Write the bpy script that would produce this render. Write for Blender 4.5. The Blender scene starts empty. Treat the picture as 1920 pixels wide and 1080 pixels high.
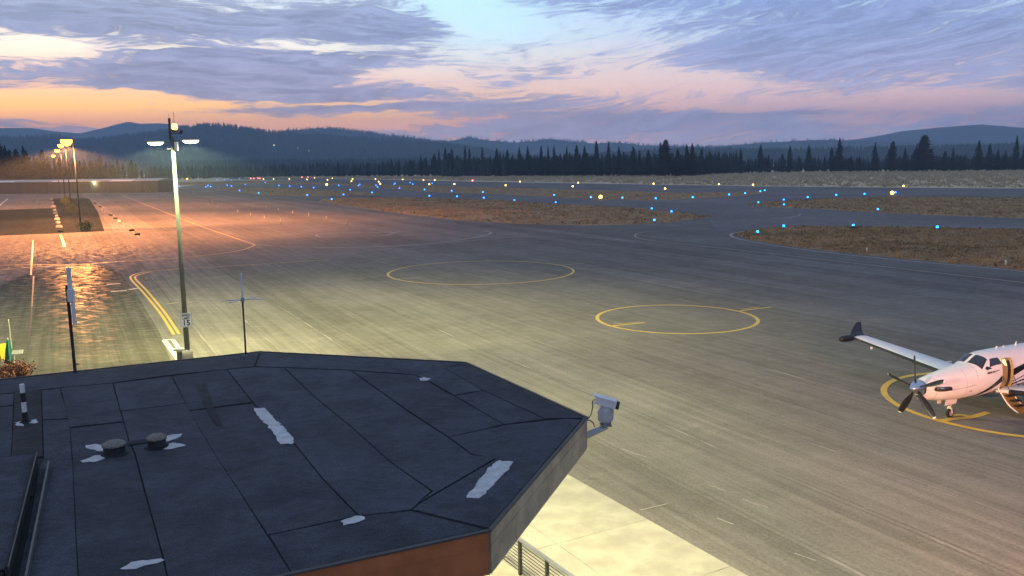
import bpy, math, random
import numpy as np
from mathutils import Vector, Matrix
from mathutils.geometry import tessellate_polygon
R_ = math.radians
sc = bpy.context.scene
col = sc.collection
random.seed(7)
rng = np.random.default_rng(11)

# ------------------------------------------------------------------ camera
FPX, PITCH, ROLL, CH = 1583.0, R_(8.34), R_(0.8), 11.3      # focal length for a 1920 px wide picture, camera height
cp, sp, cr, sr = math.cos(PITCH), math.sin(PITCH), math.cos(ROLL), math.sin(ROLL)
F_ = Vector((0, cp, -sp)); u0 = Vector((0, sp, cp)); r0 = Vector((1, 0, 0))
RT = r0*cr - u0*sr; UP = r0*sr + u0*cr
cam_d = bpy.data.cameras.new('camera'); cam = bpy.data.objects.new('camera', cam_d); col.objects.link(cam)
cam.matrix_world = Matrix(((RT.x, UP.x, -F_.x, 0), (RT.y, UP.y, -F_.y, 0), (RT.z, UP.z, -F_.z, CH), (0, 0, 0, 1)))
cam_d.sensor_width = 36; cam_d.lens = FPX/1920*36; cam_d.clip_start = .1; cam_d.clip_end = 30000
sc.camera = cam

def ray(x, y):
    return RT*((x-960)/FPX) + UP*((540-y)/FPX) + F_
def gp(x, y, z=0.0):
    "point at height z seen at photo pixel (x, y)"
    d = ray(x, y); t = (z-CH)/d.z
    return Vector((d.x*t, d.y*t, z))
def azel(x, y):
    d = ray(x, y).normalized()
    return math.degrees(math.atan2(d.x, d.y)), math.degrees(math.asin(d.z))
def at_dist(x, y, D):
    "point at horizontal distance D along the pixel's direction"
    d = ray(x, y); k = D/math.hypot(d.x, d.y)
    return Vector((d.x*k, d.y*k, CH+d.z*k))
def proj(P):
    v = Vector(P)-Vector((0, 0, CH)); z = v.dot(F_)
    return 960+FPX*v.dot(RT)/z, 540-FPX*v.dot(UP)/z

# ------------------------------------------------------------------ render settings
sc.render.engine = 'CYCLES'
cy = sc.cycles
cy.use_denoising = True; cy.use_adaptive_sampling = True; cy.adaptive_threshold = .02
cy.max_bounces = 3; cy.diffuse_bounces = 1; cy.glossy_bounces = 1; cy.transmission_bounces = 1; cy.volume_bounces = 0
cy.sample_clamp_indirect = 3.0; cy.sample_clamp_direct = 25.0; cy.caustics_reflective = False; cy.caustics_refractive = False
sc.view_settings.view_transform = 'Standard'; sc.view_settings.look = 'None'
sc.view_settings.exposure = 0.0; sc.view_settings.gamma = 1.0; sc.view_settings.use_curve_mapping = False

# ------------------------------------------------------------------ node helpers
class NT:
    def __init__(s, tree): s.t = tree
    def n(s, typ, **kw):
        nd = s.t.nodes.new(typ)
        for k, v in kw.items(): setattr(nd, k, v)
        return nd
    def put(s, sock, v):
        if isinstance(v, bpy.types.NodeSocket): s.t.links.new(v, sock)
        elif v is not None: sock.default_value = v
    def math(s, op, a, b=None, c=None, clamp=False):
        nd = s.n('ShaderNodeMath', operation=op); nd.use_clamp = clamp
        s.put(nd.inputs[0], a)
        if b is not None: s.put(nd.inputs[1], b)
        if c is not None: s.put(nd.inputs[2], c)
        return nd.outputs[0]
    def vmath(s, op, a, b=None):
        nd = s.n('ShaderNodeVectorMath', operation=op); s.put(nd.inputs[0], a)
        if b is not None: s.put(nd.inputs[1], b)
        return nd.outputs['Value'] if op in ('DOT_PRODUCT', 'LENGTH') else nd.outputs[0]
    def comb(s, x, y, z=0.0):
        nd = s.n('ShaderNodeCombineXYZ')
        for i, v in enumerate((x, y, z)): s.put(nd.inputs[i], v)
        return nd.outputs[0]
    def sep(s, v):
        nd = s.n('ShaderNodeSeparateXYZ'); s.put(nd.inputs[0], v); return nd.outputs
    def noise(s, vec, scale=1.0, detail=4.0, rough=.55, dist=0.0, color=False):
        nd = s.n('ShaderNodeTexNoise'); s.put(nd.inputs['Vector'], vec)
        nd.inputs['Scale'].default_value = scale; nd.inputs['Detail'].default_value = detail
        nd.inputs['Roughness'].default_value = rough; nd.inputs['Distortion'].default_value = dist
        return nd.outputs[1 if color else 0]
    def rng(s, v, a, b, c=0.0, d=1.0, smooth=True):
        nd = s.n('ShaderNodeMapRange'); nd.interpolation_type = 'SMOOTHSTEP' if smooth else 'LINEAR'; nd.clamp = True
        s.put(nd.inputs[0], v)
        for i, q in enumerate((a, b, c, d)): s.put(nd.inputs[i+1], q)
        return nd.outputs[0]
    def mix(s, f, a, b, mode='MIX'):
        nd = s.n('ShaderNodeMix', data_type='RGBA', blend_type=mode)
        s.put(nd.inputs[0], f)
        for i, v in ((6, a), (7, b)):
            s.put(nd.inputs[i], v if isinstance(v, bpy.types.NodeSocket) else (*v[:3], 1.0))
        return nd.outputs[2]
    def ramp(s, f, stops, interp='LINEAR'):
        nd = s.n('ShaderNodeValToRGB'); s.put(nd.inputs[0], f); cr_ = nd.color_ramp; cr_.interpolation = interp
        while len(cr_.elements) < len(stops): cr_.elements.new(.5)
        for e, (p, c) in zip(cr_.elements, stops): e.position = p; e.color = (*c[:3], 1.0)
        return nd.outputs[0]

# ------------------------------------------------------------------ world: dusk sky with streaky clouds
SUN_AZ, SUN_EL = R_(-36.0), R_(1.2)
w = bpy.data.worlds.new('World'); sc.world = w; w.use_nodes = True
w.node_tree.nodes.clear(); T = NT(w.node_tree)
w.cycles.sampling_method = 'MANUAL'; w.cycles.sample_map_resolution = 512
tc = T.n('ShaderNodeTexCoord').outputs['Generated']
dx, dy, dz = T.sep(T.vmath('NORMALIZE', tc))
az = T.math('MULTIPLY', T.math('ARCTAN2', dx, dy), 57.2958)
el = T.math('MULTIPLY', T.math('ARCSINE', dz), 57.2958)
wv = T.noise(T.comb(T.math('MULTIPLY', az, .09), T.math('MULTIPLY', el, .45), 3.3), 1.0, 3.0, .6, color=True)
wx, wy, wz = T.sep(wv)
azw = T.math('MULTIPLY_ADD', T.math('SUBTRACT', wx, .5), 9.0, az)
elw = T.math('MULTIPLY_ADD', T.math('SUBTRACT', wy, .5), 2.4, el)
# streaks lie flat at the left and sweep upwards to the right
skew = T.math('MULTIPLY', T.rng(az, -2.0, 14.0), .16)
els = T.math('SUBTRACT', elw, T.math('MULTIPLY', az, skew))
P1 = T.comb(T.math('MULTIPLY', azw, .085), T.math('MULTIPLY', els, .62), 0.0)
n1 = T.noise(P1, 1.0, 5.0, .6, .25)
P2 = T.comb(T.math('MULTIPLY', azw, .20), T.math('MULTIPLY', els, 1.9), 5.0)
n2 = T.noise(P2, 1.0, 5.0, .62, .2)
n3 = T.noise(T.comb(T.math('MULTIPLY', azw, .55), T.math('MULTIPLY', els, 5.2), 8.0), 1.0, 4.0, .65)
dens = T.math('ADD', T.math('MULTIPLY', n1, .56), T.math('ADD', T.math('MULTIPLY', n2, .36), T.math('MULTIPLY', T.math('SUBTRACT', n3, .5), .60)))
dens = T.math('ADD', dens, .04)
AE = T.comb(azw, elw)
def blob(x, y, rx, ry, wgt):
    a, e = azel(x, y); k = 57.2958/FPX
    d = T.vmath('MULTIPLY', T.vmath('SUBTRACT', AE, (a, e, 0)), (1/(rx*k), 1/(ry*k), 0))
    g = T.math('EXPONENT', T.math('MULTIPLY', T.vmath('DOT_PRODUCT', d, d), -1.0))
    return T.math('MULTIPLY', g, wgt)
for b in ((905, 18, 85, 50, -.27), (890, 95, 50, 26, -.12), (100, 94, 210, 20, -.30), (60, 186, 230, 13, -.40), (230, 219, 430, 13, -.36), (690, 236, 320, 9, -.30),
          (755, 140, 140, 24, -.30), (590, 84, 170, 11, -.20), (1050, 165, 120, 9, -.26), (640, 192, 240, 5, -.17), (1270, 158, 200, 22, -.21), (1370, 200, 170, 13, -.23),
          (1720, 192, 240, 16, -.22), (1110, 80, 160, 50, -.14), (1560, 226, 170, 9, -.14),
          (450, 118, 340, 38, .27), (250, 36, 260, 22, .24), (690, 45, 170, 22, .20), (1650, 85, 330, 70, .15), (1150, 228, 420, 18, .15), (430, 176, 260, 11, .32), (560, 205, 330, 7, .16), (900, 200, 200, 12, .12)):
    dens = T.math('ADD', dens, blob(*b))
cov = T.rng(dens, .37, .58)
lr = T.rng(az, -26.0, 20.0)
e1 = T.math('DIVIDE', el, 20.0, clamp=True)
gapL = T.ramp(e1, ((.0, (.66, .36, .24)), (.13, (1.25, .50, .15)), (.19, (1.5, .74, .08)), (.27, (.94, .60, .42)), (.36, (.94, .84, .68)), (.50, (.72, .82, .84)), (.75, (.42, .52, .66)), (1.0, (.26, .36, .54))))
gapR = T.ramp(e1, ((.0, (.42, .32, .46)), (.14, (.74, .42, .44)), (.22, (.80, .52, .48)), (.30, (.72, .57, .55)), (.40, (.44, .53, .68)), (.52, (.30, .47, .74)), (.75, (.26, .38, .60)), (1.0, (.21, .31, .50))))
cldL = T.ramp(e1, ((.0, (.38, .28, .34)), (.15, (.46, .33, .37)), (.25, (.33, .30, .40)), (.38, (.26, .28, .40)), (.52, (.29, .32, .43)), (.75, (.23, .26, .36)), (1.0, (.19, .22, .31))))
cldR = T.ramp(e1, ((.0, (.28, .30, .47)), (.15, (.37, .33, .48)), (.25, (.32, .32, .48)), (.38, (.23, .28, .46)), (.52, (.18, .25, .45)), (.75, (.19, .23, .36)), (1.0, (.18, .21, .30))))
gap = T.mix(lr, gapL, gapR); cld = T.mix(lr, cldL, cldR)
# a clear pale patch of sky between the cloud banks
cy_ = T.math('MULTIPLY', blob(900, 8, 150, 80, 1.0), .8)
gap = T.mix(cy_, gap, (.46, .76, .88))
sky = T.n('ShaderNodeTexSky', sky_type='NISHITA'); sky.sun_disc = False
sky.sun_elevation = SUN_EL; sky.sun_rotation = SUN_AZ; sky.air_density = 1.2; sky.dust_density = 2.0; sky.ozone_density = 2.0
nis = T.mix(1.0, sky.outputs[0], (.04, .04, .04), 'MULTIPLY')
gap = T.mix(1.0, gap, nis, 'ADD')
shade = T.rng(T.math('ADD', T.math('MULTIPLY', n2, .6), T.math('MULTIPLY', n3, .4)), .34, .66, .74, 1.30)
cld = T.mix(1.0, cld, T.comb(shade, shade, shade), 'MULTIPLY')
skyc = T.mix(cov, gap, cld)
lift = T.math('MULTIPLY_ADD', T.math('EXPONENT', T.math('DIVIDE', T.math('MAXIMUM', el, 0.0), -5.0)), 3.0, 1.60)   # the low sky stays bright behind the haze
bg = T.n('ShaderNodeBackground'); T.put(bg.inputs[0], skyc); T.put(bg.inputs[1], lift)
T.put(T.n('ShaderNodeOutputWorld').inputs[0], bg.outputs[0])

# the sun has gone behind the hills: only a faint warm trace is left
sd = bpy.data.lights.new('sun', 'SUN'); sd.energy = 0.05; sd.angle = R_(10); sd.color = (1, .6, .35)
sun = bpy.data.objects.new('sun', sd); col.objects.link(sun)
sdir = Vector((math.sin(SUN_AZ)*math.cos(SUN_EL), math.cos(SUN_AZ)*math.cos(SUN_EL), math.sin(SUN_EL)))
sun.rotation_euler = (-sdir).to_track_quat('-Z', 'Y').to_euler(); sun.location = (0, 0, 60)

# ------------------------------------------------------------------ materials
M = {}
def newmat(name):
    m = bpy.data.materials.new(name); m.use_nodes = True; t = m.node_tree
    b = t.nodes['Principled BSDF']; M[name] = m
    return m, NT(t), b
def mat(name, c, rough=.6, metal=0.0, var=.12, vs=3.0, bump=0.0, bs=40.0, emit=None, es=0.0, spec=.4):
    m, t, b = newmat(name)
    pos = t.n('ShaderNodeTexCoord').outputs['Object']
    nz = t.noise(pos, vs, 5.0, .6)
    k = t.rng(nz, .3, .7, 1-var, 1+var)
    t.put(b.inputs['Base Color'], t.mix(1.0, c, t.comb(k, k, k), 'MULTIPLY'))
    b.inputs['Roughness'].default_value = rough; b.inputs['Metallic'].default_value = metal
    b.inputs['Specular IOR Level'].default_value = spec
    if bump:
        bp = t.n('ShaderNodeBump'); bp.inputs['Strength'].default_value = bump; bp.inputs['Distance'].default_value = .02
        t.put(bp.inputs['Height'], t.noise(pos, bs, 4.0)); t.put(b.inputs['Normal'], bp.outputs[0])
    if emit:
        b.inputs['Emission Color'].default_value = (*emit, 1); b.inputs['Emission Strength'].default_value = es
        m.cycles.emission_sampling = 'NONE'
    return m

STREAK = math.atan2(-.886, .464)           # paving direction on the apron
def asphalt(name, c, dark, rough, lanes=True, streak=.26, gloss_var=.1, spec=.12):
    m, t, b = newmat(name)
    g = t.n('ShaderNodeNewGeometry').outputs['Position']
    x, y, z = t.sep(g)
    ca, sa = math.cos(STREAK), math.sin(STREAK)
    u = t.math('ADD', t.math('MULTIPLY', x, ca), t.math('MULTIPLY', y, sa))
    v = t.math('SUBTRACT', t.math('MULTIPLY', y, ca), t.math('MULTIPLY', x, sa))
    big = t.noise(g, .035, 3.0, .55)
    mid = t.noise(g, .35, 4.0, .6)
    grit = t.noise(g, 9.0, 5.0, .85)
    st = t.noise(t.comb(t.math('MULTIPLY', u, .022), t.math('MULTIPLY', v, 2.0), 0), 1.0, 4.0, .62)
    st2 = t.noise(t.comb(t.math('MULTIPLY', u, .12), t.math('MULTIPLY', v, 5.0), 3), 1.0, 3.0, .6)
    k = t.math('MULTIPLY', t.rng(big, .3, .7, .9, 1.1), t.rng(mid, .3, .7, .92, 1.08))
    k = t.math('MULTIPLY', k, t.rng(grit, .25, .75, .74, 1.26))
    k = t.math('MULTIPLY', k, t.rng(st, .3, .7, 1-streak*.5, 1+streak*.5))
    k = t.math('MULTIPLY', k, t.rng(st2, .3, .7, 1-streak*.28, 1+streak*.28))
    if lanes:
        vw = t.math('ADD', v, t.math('MULTIPLY', t.math('SUBTRACT', t.noise(t.comb(t.math('MULTIPLY', u, .05), 0, 0), 1.0, 2.0), .5), .7))
        lane = t.math('FLOOR', t.math('DIVIDE', vw, 3.7))
        wn = t.n('ShaderNodeTexWhiteNoise', noise_dimensions='1D'); t.put(wn.inputs['W'], lane)
        k = t.math('MULTIPLY', k, t.rng(wn.outputs[0], 0, 1, .9, 1.12, False))
        fr = t.math('ABSOLUTE', t.math('SUBTRACT', t.math('FRACT', t.math('DIVIDE', vw, 3.7)), .5))
        ln = t.rng(fr, .474, .496)
        br = t.rng(t.noise(t.comb(t.math('MULTIPLY', u, .16), t.math('MULTIPLY', v, .5), 9), 1.0, 5.0, .7), .50, .66)
        k = t.math('ADD', k, t.math('MULTIPLY', t.math('MULTIPLY', ln, br), .75))
        dk = t.rng(t.math('ABSOLUTE', t.math('SUBTRACT', fr, .462)), .012, .004); k = t.math('MULTIPLY', k, t.math('SUBTRACT', 1.0, t.math('MULTIPLY', dk, .22)))
        # scuffs where the seal coat has worn through
        sc_ = t.rng(t.noise(t.comb(t.math('MULTIPLY', u, .5), t.math('MULTIPLY', v, 7.0), 21), 1.0, 3.0, .5), .70, .78)
        k = t.math('ADD', k, t.math('MULTIPLY', sc_, .5))
    # dark oil spots
    oil = t.rng(t.noise(g, .9, 3.0, .5, .6), .68, .80)
    k = t.math('MULTIPLY', k, t.math('SUBTRACT', 1.0, t.math('MULTIPLY', oil, .35)))
    base = t.mix(t.rng(t.noise(g, .03, 3.0), .3, .7), c, dark)
    t.put(b.inputs['Base Color'], t.mix(1.0, base, t.comb(k, k, k), 'MULTIPLY'))
    t.put(b.inputs['Roughness'], t.rng(t.noise(g, .6, 4.0, .6), .3, .7, rough-gloss_var, rough+gloss_var))
    t.put(b.inputs['Specular IOR Level'], t.math('MULTIPLY', t.rng(t.noise(t.comb(t.math('MULTIPLY', x, .9), t.math('MULTIPLY', y, 1.6), 7), 1.0, 4.0, .7), .50, .68), spec))
    bp = t.n('ShaderNodeBump'); bp.inputs['Strength'].default_value = .55; bp.inputs['Distance'].default_value = .012
    t.put(bp.inputs['Height'], t.math('ADD', grit, t.math('MULTIPLY', mid, 1.5))); t.put(b.inputs['Normal'], bp.outputs[0])
    return m
asphalt('apron', (.195, .178, .164), (.160, .148, .142), .80)
asphalt('taxiway', (.205, .192, .186), (.172, .163, .160), .7, lanes=False, streak=.2)
asphalt('sealed', (.115, .105, .090), (.085, .080, .072), .34, lanes=False, streak=.35, gloss_var=.06, spec=.009)
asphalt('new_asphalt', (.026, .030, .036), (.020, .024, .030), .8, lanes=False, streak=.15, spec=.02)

def paint(name, c, wear=.45):
    m, t, b = newmat(name)
    g = t.n('ShaderNodeNewGeometry').outputs['Position']
    k = t.noise(g, 5.0, 6.0, .7); k2 = t.noise(g, .5, 3.0, .5)
    f = t.rng(t.math('ADD', t.math('MULTIPLY', k, .7), t.math('MULTIPLY', k2, .3)), wear-.12, wear+.10)
    t.put(b.inputs['Base Color'], t.mix(f, (.12, .11, .10), c)); b.inputs['Roughness'].default_value = .55
    return m
paint('yellow_paint', (.62, .40, .05), .38); paint('faded_paint', (.40, .30, .16), .50); paint('white_paint', (.62, .60, .54), .40)
paint('pale_line', (.30, .28, .25), .46); paint('tar_line', (.03, .03, .03), .42)

def ground_mat(name, c1, c2, c3, s=1.0):
    m, t, b = newmat(name)
    g = t.n('ShaderNodeNewGeometry').outputs['Position']
    a = t.noise(g, .06*s, 6.0, .62); d = t.noise(g, .5*s, 6.0, .7); e = t.noise(g, 3.0*s, 4.0, .7)
    cc = t.mix(t.rng(a, .36, .64), c1, c2)
    cc = t.mix(t.rng(d, .48, .66), cc, c3)
    k = t.rng(e, .25, .75, .65, 1.35)
    t.put(b.inputs['Base Color'], t.mix(1.0, cc, t.comb(k, k, k), 'MULTIPLY')); b.inputs['Roughness'].default_value = .95
    b.inputs['Specular IOR Level'].default_value = .1
    bp = t.n('ShaderNodeBump'); bp.inputs['Strength'].default_value = 1.0; bp.inputs['Distance'].default_value = .15
    t.put(bp.inputs['Height'], t.math('ADD', d, e)); t.put(b.inputs['Normal'], bp.outputs[0])
    return m
ground_mat('dry_field', (.74, .58, .38), (.58, .46, .30), (.36, .30, .20))
ground_mat('dry_grass', (.46, .30, .16), (.32, .21, .115), (.14, .10, .06), 1.6)
ground_mat('tuft', (.52, .36, .19), (.31, .225, .12), (.12, .10, .06), 1.2)
ground_mat('sage', (.60, .49, .32), (.45, .37, .25), (.22, .19, .13), 2.0)
ground_mat('hill', (.022, .034, .022), (.034, .044, .028), (.016, .024, .017), .06)
def leaf_mat(name, c1, c2):
    m, t, b = newmat(name)
    oi = t.n('ShaderNodeObjectInfo'); g = t.n('ShaderNodeNewGeometry')
    k = t.noise(g.outputs['Position'], .8, 4.0, .6)
    cc = t.mix(t.rng(k, .3, .7), c1, c2)
    r = t.rng(oi.outputs['Random'], 0, 1, .72, 1.25, False)
    t.put(b.inputs['Base Color'], t.mix(1.0, cc, t.comb(r, r, r), 'MULTIPLY')); b.inputs['Roughness'].default_value = .85
    b.inputs['Specular IOR Level'].default_value = .15
    return m
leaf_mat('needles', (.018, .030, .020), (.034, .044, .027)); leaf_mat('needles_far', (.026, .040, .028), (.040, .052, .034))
leaf_mat('shrub_green', (.07, .10, .035), (.11, .13, .05)); leaf_mat('shrub_red', (.16, .055, .04), (.24, .10, .06))
mat('bark', (.09, .06, .04), .9, vs=8)
def roofing(name, c):
    m, t, b = newmat(name); g_ = t.n('ShaderNodeNewGeometry').outputs['Position']
    sp1 = t.noise(g_, 38.0, 4.0, .8); st1 = t.noise(g_, 1.1, 5.0, .6, .4); st2 = t.noise(g_, 5.0, 4.0, .65); oi = t.n('ShaderNodeObjectInfo').outputs['Random']
    k = t.math('MULTIPLY', t.rng(sp1, .3, .7, .55, 1.5), t.math('MULTIPLY', t.rng(st1, .3, .7, .74, 1.24), t.rng(st2, .3, .7, .84, 1.16)))
    k = t.math('MULTIPLY', k, t.rng(oi, 0, 1, .84, 1.16, False))
    t.put(b.inputs['Base Color'], t.mix(1.0, c, t.comb(k, k, k), 'MULTIPLY')); b.inputs['Roughness'].default_value = .8; b.inputs['Specular IOR Level'].default_value = .25
    bp = t.n('ShaderNodeBump'); bp.inputs['Strength'].default_value = .8; bp.inputs['Distance'].default_value = .012
    t.put(bp.inputs['Height'], t.math('ADD', t.math('MULTIPLY', sp1, .5), t.math('ADD', t.math('MULTIPLY', st2, 1.6), t.math('MULTIPLY', st1, 7.0)))); t.put(b.inputs['Normal'], bp.outputs[0])
roofing('roofing', (.044, .052, .066)); roofing('roofing_dark', (.022, .024, .027))
mat('roof_base', (.020, .022, .026), .9)
mat('sealant', (.50, .51, .52), .6, var=.16, vs=6, bump=.3, bs=60)
mat('fascia_tan', (.44, .37, .24), .75, var=.2, vs=2.5, bump=.15, bs=50)
mat('fascia_red', (.40, .135, .05), .75, var=.16, vs=2.5, bump=.15, bs=50)
mat('drip_edge', (.06, .06, .06), .6); mat('wall_siding', (.22, .17, .12), .8, var=.12, vs=2)
mat('concrete', (.37, .35, .29), .85, var=.16, vs=.9, bump=.3, bs=60)
mat('concrete_joint', (.12, .115, .10), .9)
mat('galv', (.11, .125, .11), .5, metal=.3, var=.12, vs=4); mat('dark_metal', (.028, .028, .030), .55, var=.2, vs=8)
mat('white_metal', (.72, .73, .74), .4, var=.08); mat('grey_metal', (.28, .29, .30), .5, var=.12)
mat('cream_metal', (.60, .58, .48), .5, var=.1); mat('black_glass', (.012, .013, .016), .08, spec=.6)
mat('rail_grey', (.22, .23, .26), .45, metal=.4); mat('hangar_wall', (.070, .064, .060), .8, var=.15, vs=.3)
mat('hangar_roof', (.42, .41, .40), .5, var=.1, vs=.2); mat('skylight', (.80, .82, .84), .35, var=.05)
mat('sign_white', (.78, .78, .76), .5, var=.06); mat('sign_black', (.02, .02, .02), .5)
mat('yellow_cloth', (.80, .48, .03), .8, var=.12, vs=4); mat('green_cloth', (.035, .19, .12), .85, var=.2, vs=6)
mat('cable', (.03, .03, .025), .6); mat('rubber', (.018, .018, .018), .85)
mat('marker_stone', (.34, .32, .29), .9, var=.2, vs=5); mat('marker_dark', (.03, .028, .026), .8)
mat('ptz_body', (.46, .46, .48), .45, var=.08); mat('vent_top', (.20, .185, .155), .9, var=.35, vs=30, bump=.6, bs=50)
# aircraft
mat('aircraft_white', (.80, .79, .77), .22, var=.035, vs=1.2, spec=.5); mat('stripe_black', (.010, .010, .013), .25)
mat('stripe_navy', (.016, .020, .045), .25); mat('chrome', (.62, .64, .68), .16, metal=1.0, var=.04)
mat('aircraft_glass', (.020, .026, .038), .06, spec=.8); mat('blade_black', (.014, .014, .015), .35, var=.15, vs=5)
mat('cabin_bronze', (.34, .22, .07), .5, var=.25, vs=6); mat('boot_black', (.02, .02, .022), .6)
mat('gear_white', (.66, .68, .62), .4); mat('panel_gap', (.22, .20, .19), .6)
# lights
mat('lamp_sodium', (.9, .5, .2), .4, emit=(1, .27, .010), es=34.0)
mat('lamp_led', (.9, .95, .8), .4, emit=(.92, 1.0, .55), es=16.0)
mat('lamp_beacon', (.8, .2, .1), .4, emit=(1, .36, .05), es=14.0)
mat('lens_blue', (.1, .3, .9), .3, emit=(.006, .17, 1.0), es=11.0)
mat('lens_white', (.9, .8, .5), .3, emit=(1, .62, .10), es=15.0)
mat('lens_yellow', (.9, .7, .1), .3, emit=(1, .62, .03), es=20.0)
mat('lens_orange', (.9, .5, .1), .3, emit=(1, .40, .05), es=24.0)
mat('lens_red', (.9, .1, .05), .3, emit=(1, .10, .08), es=18.0)
mat('lamp_wall', (.9, .9, .5), .3, emit=(1, .92, .42), es=20.0)
mat('lamp_house', (.9, .8, .6), .3, emit=(1, .78, .5), es=9.0)
mat('lamp_cabin', (.9, .8, .5), .4, emit=(1, .76, .36), es=1.1)

# ------------------------------------------------------------------ mesh helpers
class MB:
    def __init__(s): s.v = []; s.f = []; s.smooth = False
    def add(s, vs, fs):
        o = len(s.v); s.v += [tuple(p) for p in vs]; s.f += [tuple(i+o for i in f) for f in fs]; return s
    def box(s, c, d, rz=0.0, mtx=None):
        hx, hy, hz = d[0]/2, d[1]/2, d[2]/2; ca, sa = math.cos(rz), math.sin(rz); vs = []
        for z in (-hz, hz):
            for x, y in ((-hx, -hy), (hx, -hy), (hx, hy), (-hx, hy)):
                p = Vector((x*ca-y*sa, x*sa+y*ca, z))
                if mtx: p = mtx @ p
                vs.append((c[0]+p[0], c[1]+p[1], c[2]+p[2]))
        return s.add(vs, [(0, 3, 2, 1), (4, 5, 6, 7), (0, 1, 5, 4), (1, 2, 6, 5), (2, 3, 7, 6), (3, 0, 4, 7)])
    def tube(s, pts, r, n=8, cap=True):
        pts = [Vector(p) for p in pts]; rs = r if isinstance(r, (list, tuple)) else [r]*len(pts); vs = []; fs = []
        for i, p in enumerate(pts):
            t = (pts[min(i+1, len(pts)-1)]-pts[max(i-1, 0)]).normalized()
            a = t.orthogonal().normalized() if abs(t.z) < .9 else t.cross(Vector((0, 1, 0))).normalized()
            if abs(t.z) < .9: a = t.cross(Vector((0, 0, 1))).normalized()
            b = t.cross(a)
            for k in range(n):
                q = 2*math.pi*k/n; vs.append(p+(a*math.cos(q)+b*math.sin(q))*rs[i])
        for i in range(len(pts)-1):
            for k in range(n): fs.append((i*n+k, i*n+(k+1) % n, (i+1)*n+(k+1) % n, (i+1)*n+k))
        if cap: fs += [tuple(range(n-1, -1, -1)), tuple(range((len(pts)-1)*n, len(pts)*n))]
        return s.add(vs, fs)
    def lathe(s, prof, n=16, c=(0, 0, 0)):
        vs = []; fs = []
        for r, z in prof:
            for k in range(n):
                q = 2*math.pi*k/n; vs.append((c[0]+r*math.cos(q), c[1]+r*math.sin(q), c[2]+z))
        for i in range(len(prof)-1):
            for k in range(n): fs.append((i*n+k, i*n+(k+1) % n, (i+1)*n+(k+1) % n, (i+1)*n+k))
        fs += [tuple(range(n-1, -1, -1)), tuple(range((len(prof)-1)*n, len(prof)*n))]
        return s.add(vs, fs)
    def prism(s, poly, z0, z1):
        "poly: list of (x, y); z0/z1 number or list"
        n = len(poly); tri = tessellate_polygon([[Vector((p[0], p[1], 0)) for p in poly]])
        area = sum(poly[i][0]*poly[(i+1) % n][1]-poly[(i+1) % n][0]*poly[i][1] for i in range(n))
        zz0 = z0 if isinstance(z0, (list, tuple)) else [z0]*n; zz1 = z1 if isinstance(z1, (list, tuple)) else [z1]*n
        vs = [(p[0], p[1], zz0[i]) for i, p in enumerate(poly)]+[(p[0], p[1], zz1[i]) for i, p in enumerate(poly)]; fs = []
        for t in tri:
            a, b, c_ = t; ar = (poly[b][0]-poly[a][0])*(poly[c_][1]-poly[a][1])-(poly[c_][0]-poly[a][0])*(poly[b][1]-poly[a][1])
            if ar < 0: a, c_ = c_, a
            fs += [(n+a, n+b, n+c_), (c_, b, a)]
        for i in range(n):
            j = (i+1) % n; fs.append((i, j, n+j, n+i) if area > 0 else (j, i, n+i, n+j))
        return s.add(vs, fs)
    def grid(s, rows):
        "rows: list of lists of points"
        m = len(rows[0]); o = [p for r in rows for p in r]
        return s.add(o, [(i*m+j, i*m+j+1, (i+1)*m+j+1, (i+1)*m+j) for i in range(len(rows)-1) for j in range(m-1)])
    def build(s, name, material, parent=None, smooth=None):
        me = bpy.data.meshes.new(name); me.from_pydata(s.v, [], s.f)
        if smooth or (smooth is None and s.smooth): me.polygons.foreach_set('use_smooth', [True]*len(me.polygons))
        me.materials.append(M[material] if isinstance(material, str) else material); me.update()
        o = bpy.data.objects.new(name, me); col.objects.link(o)
        if parent: o.parent = parent
        return o
def tag(o, label=None, cat=None, group=None, kind=None):
    if label: o['label'] = label
    if cat: o['category'] = cat
    if group: o['group'] = group
    if kind: o['kind'] = kind
    return o
def empty(name, loc=(0, 0, 0), rz=0.0):
    o = bpy.data.objects.new(name, None); col.objects.link(o); o.location = loc; o.rotation_euler = (0, 0, rz); o.empty_display_size = .2
    return o
def inst(name, mesh_obj, parent=None, loc=None, scale=None, rz=None):
    o = bpy.data.objects.new(name, mesh_obj.data if hasattr(mesh_obj, 'data') else mesh_obj); col.objects.link(o)
    if parent: o.parent = parent
    if loc is not None: o.location = loc
    if scale is not None: o.scale = scale
    if rz is not None: o.rotation_euler = (0, 0, rz)
    return o
def copy_tree(o, parent=None):
    c = o.copy(); col.objects.link(c); c.parent = parent
    for ch in list(o.children): copy_tree(ch, c)
    return c
ONES = ['', 'first', 'second', 'third', 'fourth', 'fifth', 'sixth', 'seventh', 'eighth', 'ninth', 'tenth', 'eleventh', 'twelfth', 'thirteenth', 'fourteenth', 'fifteenth', 'sixteenth', 'seventeenth', 'eighteenth', 'nineteenth']
TENS = {2: ('twenty', 'twentieth'), 3: ('thirty', 'thirtieth'), 4: ('forty', 'fortieth'), 5: ('fifty', 'fiftieth'), 6: ('sixty', 'sixtieth'), 7: ('seventy', 'seventieth'), 8: ('eighty', 'eightieth'), 9: ('ninety', 'ninetieth')}
def ordw(i):
    if i >= 100: return 'hundredth' if i == 100 else 'hundred and '+ordw(i-100)
    if i < 20: return ONES[i]
    a, b = divmod(i, 10); return TENS[a][1] if b == 0 else TENS[a][0]+'-'+ONES[b]
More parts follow.
